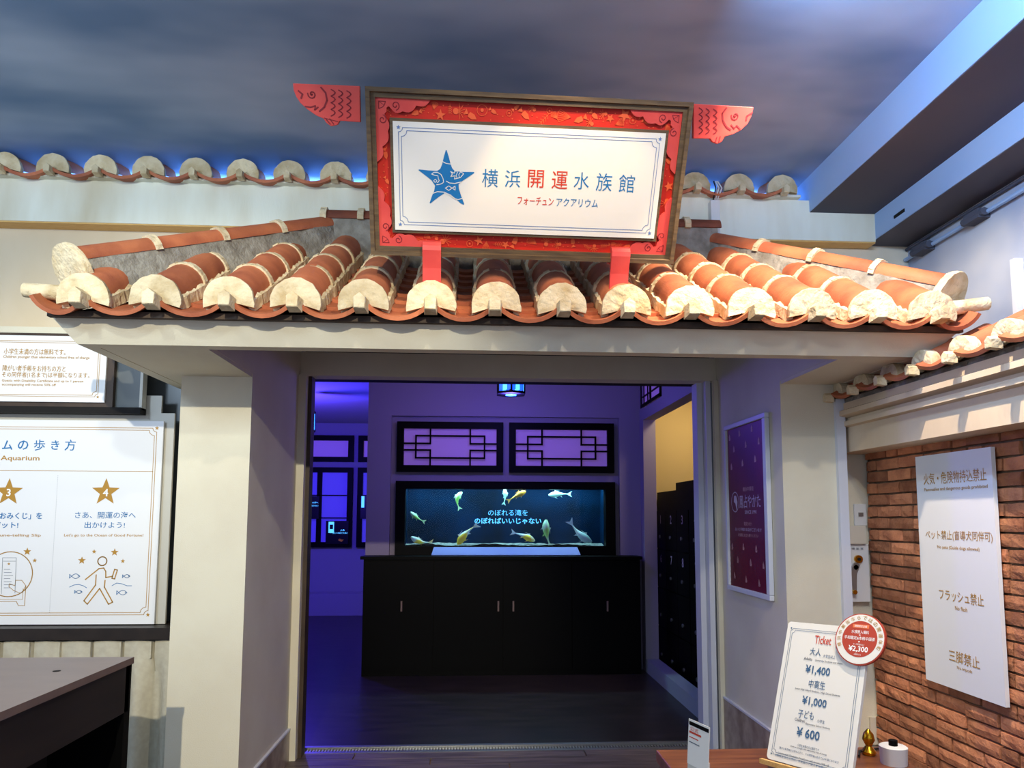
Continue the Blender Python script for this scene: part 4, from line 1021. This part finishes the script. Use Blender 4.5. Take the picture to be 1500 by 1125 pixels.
# far wall with windows
struct(obj('wall_far', MB().box(-4.3, 3, 12, 12.1, 0, 3.1).mesh('wf', 'inner_wall')), 'far violet-blue wall of the inner room', 'wall')
struct(bx('trim_far_step', 'inner_wall', (-4.2, -1.0, 11.6, 12.0, 0, .33)), 'low step along the far wall', 'step')
def lattice_window(name, label, x0, x1, z0, z1, fr, bars, Y=YB+.02, pane='pane'):
    t = thing(name, label, 'window', ((x0+x1)/2, Y, z0)); w_ = (x1-x0)/2; h_ = z1-z0; t['kind'] = 'structure'
    obj('pane', MB().box(-w_+.01, w_-.01, .03, .04, .01, h_-.01).mesh('pane', pane), t)
    for d_ in ((-w_, w_, 0, fr), (-w_, w_, h_-fr, h_), (-w_, -w_+fr, fr, h_-fr), (w_-fr, w_, fr, h_-fr)):
        obj('frame_bar', MB().box(d_[0], d_[1], -.02, .04, d_[2], d_[3]).mesh('frame_bar', 'black'), t)
    for (a, b_, c_, d_) in bars:
        iw, ih = 2*(w_-fr), h_-2*fr; q = .0085
        X0_, X1_ = -w_+fr+a*iw, -w_+fr+c_*iw; Z0_, Z1_ = fr+b_*ih, fr+d_*ih
        obj('lattice_bar', MB().box(min(X0_, X1_)-q, max(X0_, X1_)+q, -.012, .012, min(Z0_, Z1_)-q, max(Z0_, Z1_)+q).mesh('lattice_bar', 'black'), t)
    return t
LB = [(.13, .2, .87, .2), (.13, .8, .87, .8), (.13, .2, .13, .8), (.87, .2, .87, .8)]
for sx in (0, 1):
    for sz in (0, 1):
        X = lambda v_: v_ if sx == 0 else 1-v_
        Z = lambda v_: v_ if sz == 0 else 1-v_
        LB += [(X(.285), Z(0), X(.285), Z(.41)), (X(0), Z(.41), X(.285), Z(.41))]
lattice_window('window_1', 'left black lattice window above the tank', -.79, .315, 2.015, 2.54, .07, LB)
lattice_window('window_2', 'right black lattice window above the tank', .377, 1.485, 2.015, 2.54, .07, LB)
lattice_window('window_3', 'wide upper pane in the far wall', -3.55, -1.98, 2.45, 2.89, .085, [], 11.96)
lattice_window('window_4', 'tall divided pane in the far wall', -3.55, -1.98, 1.05, 2.36, .085, [(0, .345, 1, .345), (0, .67, 1, .67), (.655, 0, .655, 1), (.67, 0, .67, 1), (.685, 0, .685, 1), (.70, 0, .70, 1)], 11.96, 'pane_blue')
lattice_window('window_5', 'upper pane of the far wall nearest the partition', -1.90, -1.0, 2.45, 2.89, .085, [], 11.96)
lattice_window('window_6', 'tall pane of the far wall nearest the partition', -1.90, -1.0, 1.05, 2.36, .085, [(0, .345, 1, .345), (0, .67, 1, .67)], 11.96, 'pane_blue')
# small high window over the locker opening
t = thing('window_7', 'slanting high window over the locker room opening', 'window', (XS_-.004, 6.98, 2.69)); t['kind'] = 'structure'
obj('pane', MB().box(.01, .02, -.39, .39, .0, .3).mesh('pane', 'pane'), t)
for a, b_, c_, d_ in ((-.40, .40, 0, .035), (-.40, -.36, 0, .3), (.36, .40, 0, .3), (-.02, .02, 0, .3)): obj('frame_bar', MB().box(-.002, .02, a, b_, c_, d_).mesh('frame_bar', 'black'), t)
for a, b_, c_, d_ in ((.04, .36, .10, .115), (.26, .275, 0, .3), (.10, .115, .0, .3), (-.36, -.04, .10, .115)): obj('lattice_bar', MB().box(.0, .012, a, b_, c_, d_).mesh('lattice_bar', 'black'), t)
# dark screens seen in the far window
def screen(pxa, pya, pxb, pyb, label):
    a = at(pxa, pyb, Y=11.93); b = at(pxb, pya, Y=11.93)
    o = tag(obj('screen', MB().box(0, b.x-a.x, -.02, 0, 0, b.z-a.z).mesh('screen', 'screen_dark'), None, T((a.x, 11.93, a.z))), label, 'screen'); return o, b.x-a.x, b.z-a.z
o, w_, h_ = screen(430, 727, 468, 760, 'dark screen with two lines of blue lettering, far window left column'); ink = Ink()
ink.text('screen_blue', 'ふたりの海へ', w_*.76, h_*.72, w=w_*.42, h=.03); ink.text('screen_blue', 'めぐりあう水のせかい', w_*.70, h_*.58, w=w_*.56, h=.03); ink.poly('koi_orange', [(w_*.50, h_*.12), (w_*.58, h_*.18), (w_*.62, h_*.34), (w_*.55, h_*.30)])
put_ink(ink, o, T((0, -.0215, 0)) @ Rm(PI/2, 'X'))
o, w_, h_ = screen(477, 763, 511, 797, 'dark screen with a blue pictogram and orange fish in the far window'); ink = Ink()
ink.poly('screen_blue', [(w_*.12, h_*.48), (w_*.36, h_*.48), (w_*.36, h_*.96), (w_*.12, h_*.96)]); ink.poly('screen_dark', [(w_*.17, h_*.64), (w_*.32, h_*.64), (w_*.32, h_*.84), (w_*.17, h_*.84)], z=.002)
ink.text('screen_blue', '人魚', w_*.74, h_*.60, w=.07, h=.03); ink.text('screen_blue', 'ひとつのめぐりあい', w_*.64, h_*.48, w=w_*.66, h=.03)
ink.poly('koi_orange', [(w_*.55, h_*.18), (w_*.62, h_*.24), (w_*.70, h_*.20), (w_*.80, h_*.19), (w_*.72, h_*.10), (w_*.62, h_*.13)]); put_ink(ink, o, T((0, -.0215, 0)) @ Rm(PI/2, 'X'))
o, w_, h_ = screen(528, 727, 548, 760, 'dark screen with a tall blue pictogram beside the tank partition'); ink = Ink()
ink.poly('screen_blue', [(w_*.06, h_*.5), (w_*.28, h_*.5), (w_*.28, h_*1.0), (w_*.06, h_*1.0)]); put_ink(ink, o, T((0, -.0215, 0)) @ Rm(PI/2, 'X'))
# ceiling vent
vt = thing('ceiling_vent', 'blue-lit round ceiling vent of the inner room', 'vent', (-2.75, 10.2, 3.1))
for k in range(4): obj('vent_ring', MB().tube([(math.cos(2*PI*j/24)*(.15+.1*k), math.sin(2*PI*j/24)*(.15+.1*k), -.02-.012*(3-k)) for j in range(25)], .022, 6, False).mesh('ring', 'inner_wall', True), vt)
# blue lanterns
def lantern(x, y, z0, z1, r_, label):
    t = thing('lantern', label, 'lantern', (x, y, z0), 'blue lanterns'); h_ = z1-z0; n = 6
    P6 = lambda rr_, z_: [(rr_*math.cos(2*PI*(k+.5)/n), rr_*math.sin(2*PI*(k+.5)/n), z_) for k in range(n)]
    for z_, nm in ((0.0, 'bottom_rim'), (h_-.02, 'top_rim')):
        obj(nm, MB().prism([(p[0], p[1]) for p in P6(r_*1.05, 0)], z_, z_+.02).mesh(nm, 'black'), t)
    for k in range(n):
        a = 2*PI*(k+.5)/n; b_ = 2*PI*(k+1.5)/n; p = Vector((r_*math.cos(a), r_*math.sin(a), 0)); q = Vector((r_*math.cos(b_), r_*math.sin(b_), 0))
        obj('post', MB().tube([p+Vector((0, 0, .02)), p+Vector((0, 0, h_-.02))], r_*.07, 4).mesh('post', 'black'), t)
        d_ = q-p
        for s0, s1, mm in ((.1, .32, 'blue_glow'), (.36, .64, 'blue_glow2'), (.68, .9, 'blue_glow')):
            A0 = p*.96+d_*s0*.96; A1 = p*.96+d_*s1*.96
            obj('glass_panel', MB().add([A0+Vector((0, 0, .03)), A1+Vector((0, 0, .03)), A1+Vector((0, 0, h_-.03)), A0+Vector((0, 0, h_-.03))], [(0, 1, 2, 3)]).mesh('glass_panel', mm), t)
    obj('glow_bottom', MB().prism([(p[0], p[1]) for p in P6(r_*.40, 0)], -.004, 0).mesh('glow_bottom', 'blue_glow2'), t)
    obj('hanging_cord', MB().tube([(0, 0, h_), (0, 0, 3.1-z0)], .006, 6).mesh('hanging_cord', 'black'), t)
lantern(.333, 6.3, 2.635, 2.90, .135, 'blue glowing hexagonal lantern hanging before the tank wall')
c = at(453, 625, Y=9.0); lantern(c.x, 9.0, 2.60, 2.86, .075, 'narrow blue lantern at the left edge of the doorway')
# cabinet under the tank
cb = thing('tank_cabinet', 'long black cabinet under the aquarium tank', 'cabinet', (.31, 7.3, 0))
obj('body', MB().box(-1.38, 1.38, -.08, .14, .0, 1.13).mesh('body', 'black'), cb)
obj('worktop', MB().box(-1.41, 1.40, -.11, .145, 1.13, 1.16).mesh('worktop', 'black'), cb)
for k in range(4):
    x0 = -1.37+k*.685; dr = obj('door', MB().box(x0+.004, x0+.68, -.098, -.08, .06, 1.11).mesh('door', 'black'), cb)
    hx = (.62, .64, .06, .62)[k]
for px in (588, 730, 752, 890):
    c = at(px, 888, Y=7.19); obj('handle', MB().box(c.x-.31-.008, c.x-.31+.008, -.115, -.098, c.z-.05, c.z+.05).mesh('handle', 'counter_top'), cb)
# tank
tk = thing('aquarium_tank', 'long lit aquarium tank in a black frame with blue lettering', 'aquarium', (.35, 7.6, 1.16)); TI = T((-.35, -7.6, -1.16))
for d_ in ((-.79, 1.485, 1.16, 1.253), (-.79, 1.485, 1.84, 1.918), (-.79, -.693, 1.253, 1.84), (1.385, 1.485, 1.253, 1.84)):
    obj('frame_bar', MB().box(d_[0], d_[1], 7.42, 7.55, d_[2], d_[3]).mesh('frame_bar', 'black'), tk, TI)
obj('backdrop', MB().box(-.9, 1.6, 7.82, 7.86, 1.16, 1.95).mesh('backdrop', 'tank_back'), tk, TI)
obj('side_pane', MB().box(-.72, -.70, 7.55, 7.82, 1.2, 1.92).mesh('side', 'tank_back'), tk, TI)
obj('side_pane', MB().box(1.39, 1.41, 7.55, 7.82, 1.2, 1.92).mesh('side', 'tank_back'), tk, TI)
obj('front_glass', MB().box(-.70, 1.39, 7.50, 7.508, 1.25, 1.845).mesh('glass', 'glass'), tk, TI)
rs = random.Random(4); mb = MB(); n = 60; vs_ = []
for j in range(6):
    for k in range(n+1): vs_.append((-.69+2.07*k/n, 7.52+.06*j, 1.257+rs.uniform(0, .012)+.01*math.sin(k*.3+j)))
mb.add(vs_, [(j*(n+1)+k, j*(n+1)+k+1, (j+1)*(n+1)+k+1, (j+1)*(n+1)+k) for j in range(5) for k in range(n)])
o = obj('sand', mb.mesh('sand', 'tank_sand', True), tk, TI); o['kind'] = 'stuff'
TB = Board((.35, 7.499, 1.16)); ink = Ink()
ptext(TB, ink, 'screen_blue', 'のぼれる滝を', 715, 773, 751, 9, .02); ptext(TB, ink, 'screen_blue', 'のぼればいいじゃない', 695, 793, 763, 9, .02)
put_ink(ink, tk, TI @ TB.m)
tag(obj('name_strip', MB().add([(-.41, 7.30, 1.17), (1.10, 7.30, 1.17), (1.08, 7.40, 1.245), (-.39, 7.40, 1.245), (-.41, 7.31, 1.16), (1.10, 7.31, 1.16), (1.08, 7.41, 1.24), (-.39, 7.41, 1.24)],
    [(0, 1, 2, 3), (4, 7, 6, 5), (0, 4, 5, 1), (2, 6, 7, 3), (1, 5, 6, 2), (0, 3, 7, 4)]).mesh('strip', 'strip')), 'pale blue sloping strip leaning at the foot of the tank', 'strip')
# koi
def koi(px, py, ln, ang, bend, mm, label, y=7.66, roll=0, face=0):
    c = at(px, py, Y=y); t = thing('koi', label, 'fish', (c.x, y, c.z), 'koi carp in the tank')
    if ang is None: return t
    L_ = ln*1.12; n = 12; path = []; rad = []
    prof = [.035, .075, .105, .125, .13, .125, .112, .092, .07, .05, .034, .026, .022]
    a = math.radians(ang); p = Vector((0, 0, 0)); pts = [p.copy()]
    for k in range(n):
        aa = a+PI+bend*(k/n-.3); p = p+Vector((math.cos(aa), .15*math.sin(face), math.sin(aa)))*L_*.8/n; pts.append(p.copy())
    mid = pts[n//2].copy(); pts = [q-mid for q in pts]
    mb = MB(); rings = []; m_ = 10
    for k, q in enumerate(pts):
        tg = (pts[min(k+1, n)]-pts[max(k-1, 0)]).normalized(); up = Vector((-tg.z, 0, tg.x)); sd_ = Vector((0, 1, 0))
        rings += [q+up*prof[k]*L_*math.sin(2*PI*j/m_)*1.0+sd_*prof[k]*L_*.72*math.cos(2*PI*j/m_) for j in range(m_)]
    f = [[k*m_+j, k*m_+(j+1) % m_, (k+1)*m_+(j+1) % m_, (k+1)*m_+j] for k in range(n) for j in range(m_)]+[list(range(m_)), list(range(n*m_, (n+1)*m_))]
    mb.add(rings, f); t_me = mb.mesh('body', mm, True); obj('body', t_me, t)
    def fan(root, d1, d2, name, th=.002):
        q = [root, root+d1, root+(d1+d2)*.36, root+d2]
        vs2 = [v_+Vector((0, -th, 0)) for v_ in q]+[v_+Vector((0, th, 0)) for v_ in q]
        obj(name, MB().add(vs2, [(0, 1, 2, 3), (7, 6, 5, 4)]+[(i, (i+1) % 4, 4+(i+1) % 4, 4+i) for i in range(4)]).mesh(name, mm), t)
    tg = (pts[n]-pts[n-1]).normalized(); up = Vector((-tg.z, 0, tg.x))
    fan(pts[n]-tg*L_*.02, (tg*.24+up*.13)*L_, (tg*.24-up*.13)*L_, 'tail_fin')
    tg = (pts[5]-pts[3]).normalized(); up = Vector((-tg.z, 0, tg.x)); s = 1 if up.z > 0 else -1; up *= s
    fan(pts[4]+up*.11*L_, (tg*.02+up*.075)*L_, (tg*.24+up*.03)*L_, 'dorsal_fin')
    fan(pts[3]-up*.10*L_+Vector((0, -.06*L_, 0)), (tg*.17-up*.10)*L_, (tg*.13-up*.02)*L_, 'pectoral_fin')
    fan(pts[7]-up*.07*L_, (tg*.12-up*.08)*L_, (tg*.11-up*.01)*L_, 'pelvic_fin')
    return t
G_ = 'koi_pale'
koi(609, 757, .17, 140, .4, 'koi_green', 'pale green koi slanting down at the left end of the tank')
koi(614, 793, .22, 155, .8, 'koi_yellow', 'yellow-spotted koi at the lower left corner of the tank', 7.6)
koi(670, 730, .19, 60, 1.6, 'koi_green', 'curled green koi near the tank top, left of the middle')
koi(680, 784, .28, 235, -.6, 'koi_yellow', 'yellow and white koi diving left of the lettering', 7.58)
koi(740, 725, .16, 95, -.5, G_, 'small white koi beside the orange koi at the tank top')
koi(759, 725, .20, 25, .2, 'koi_orange', 'bright orange koi at the top of the tank', 7.6)
koi(817, 724, .22, 185, -.15, 'koi_pale', 'silvery koi swimming left at the upper right of the tank')
koi(770, 786, .24, -25, .3, 'koi_yellow', 'yellow-headed koi facing right at the tank bottom', 7.6)
koi(800, 778, .27, 92, .5, 'koi_green', 'upright green-headed koi right of the lettering', 7.58)
koi(851, 784, .30, -35, -.6, G_, 'large white koi heading down in the right end of the tank', 7.58)
# lockers
lk = thing('locker_unit', 'black numbered coin lockers in the yellow side room', 'lockers', (2.25, 6.7, 0)); LI = T((-2.25, -6.7, 0))
obj('carcass', MB().box(2.0, 2.5, 5.55, 7.70, 0, 1.82).mesh('carcass', 'black'), lk, LI)
ys = [7.51, 7.12, 6.73, 6.33, 5.94]
for r_ in range(4):
    for k, y in enumerate(ys):
        z1_ = 1.62-.405*r_; d_ = obj('door', MB().box(1.985, 2.0, y-.19, y+.19, z1_-.39, z1_).mesh('door', 'black'), lk, LI)
        obj('lock', MB().tube([(1.985, y+.02, z1_-.27), (1.972, y+.02, z1_-.27)], .018, 10).mesh('lock', 'steel'), d_)
        num = r_*5+k+1
        if num <= 10:
            ink = Ink(); ink.text('poster_ink', str(num), 0, 0, h=.085, bold=.01)
            bL = Board((1.984, y, z1_-.09), side='left_facing')
            for kk, mb in ink.mb.items(): obj('number', mb.mesh('number', kk), d_, bL.m)
tag(bx('black_box', 'black', (2.05, 2.45, 6.35, 7.15, 1.82, 1.90)), 'flat black box lying on top of the lockers', 'box')
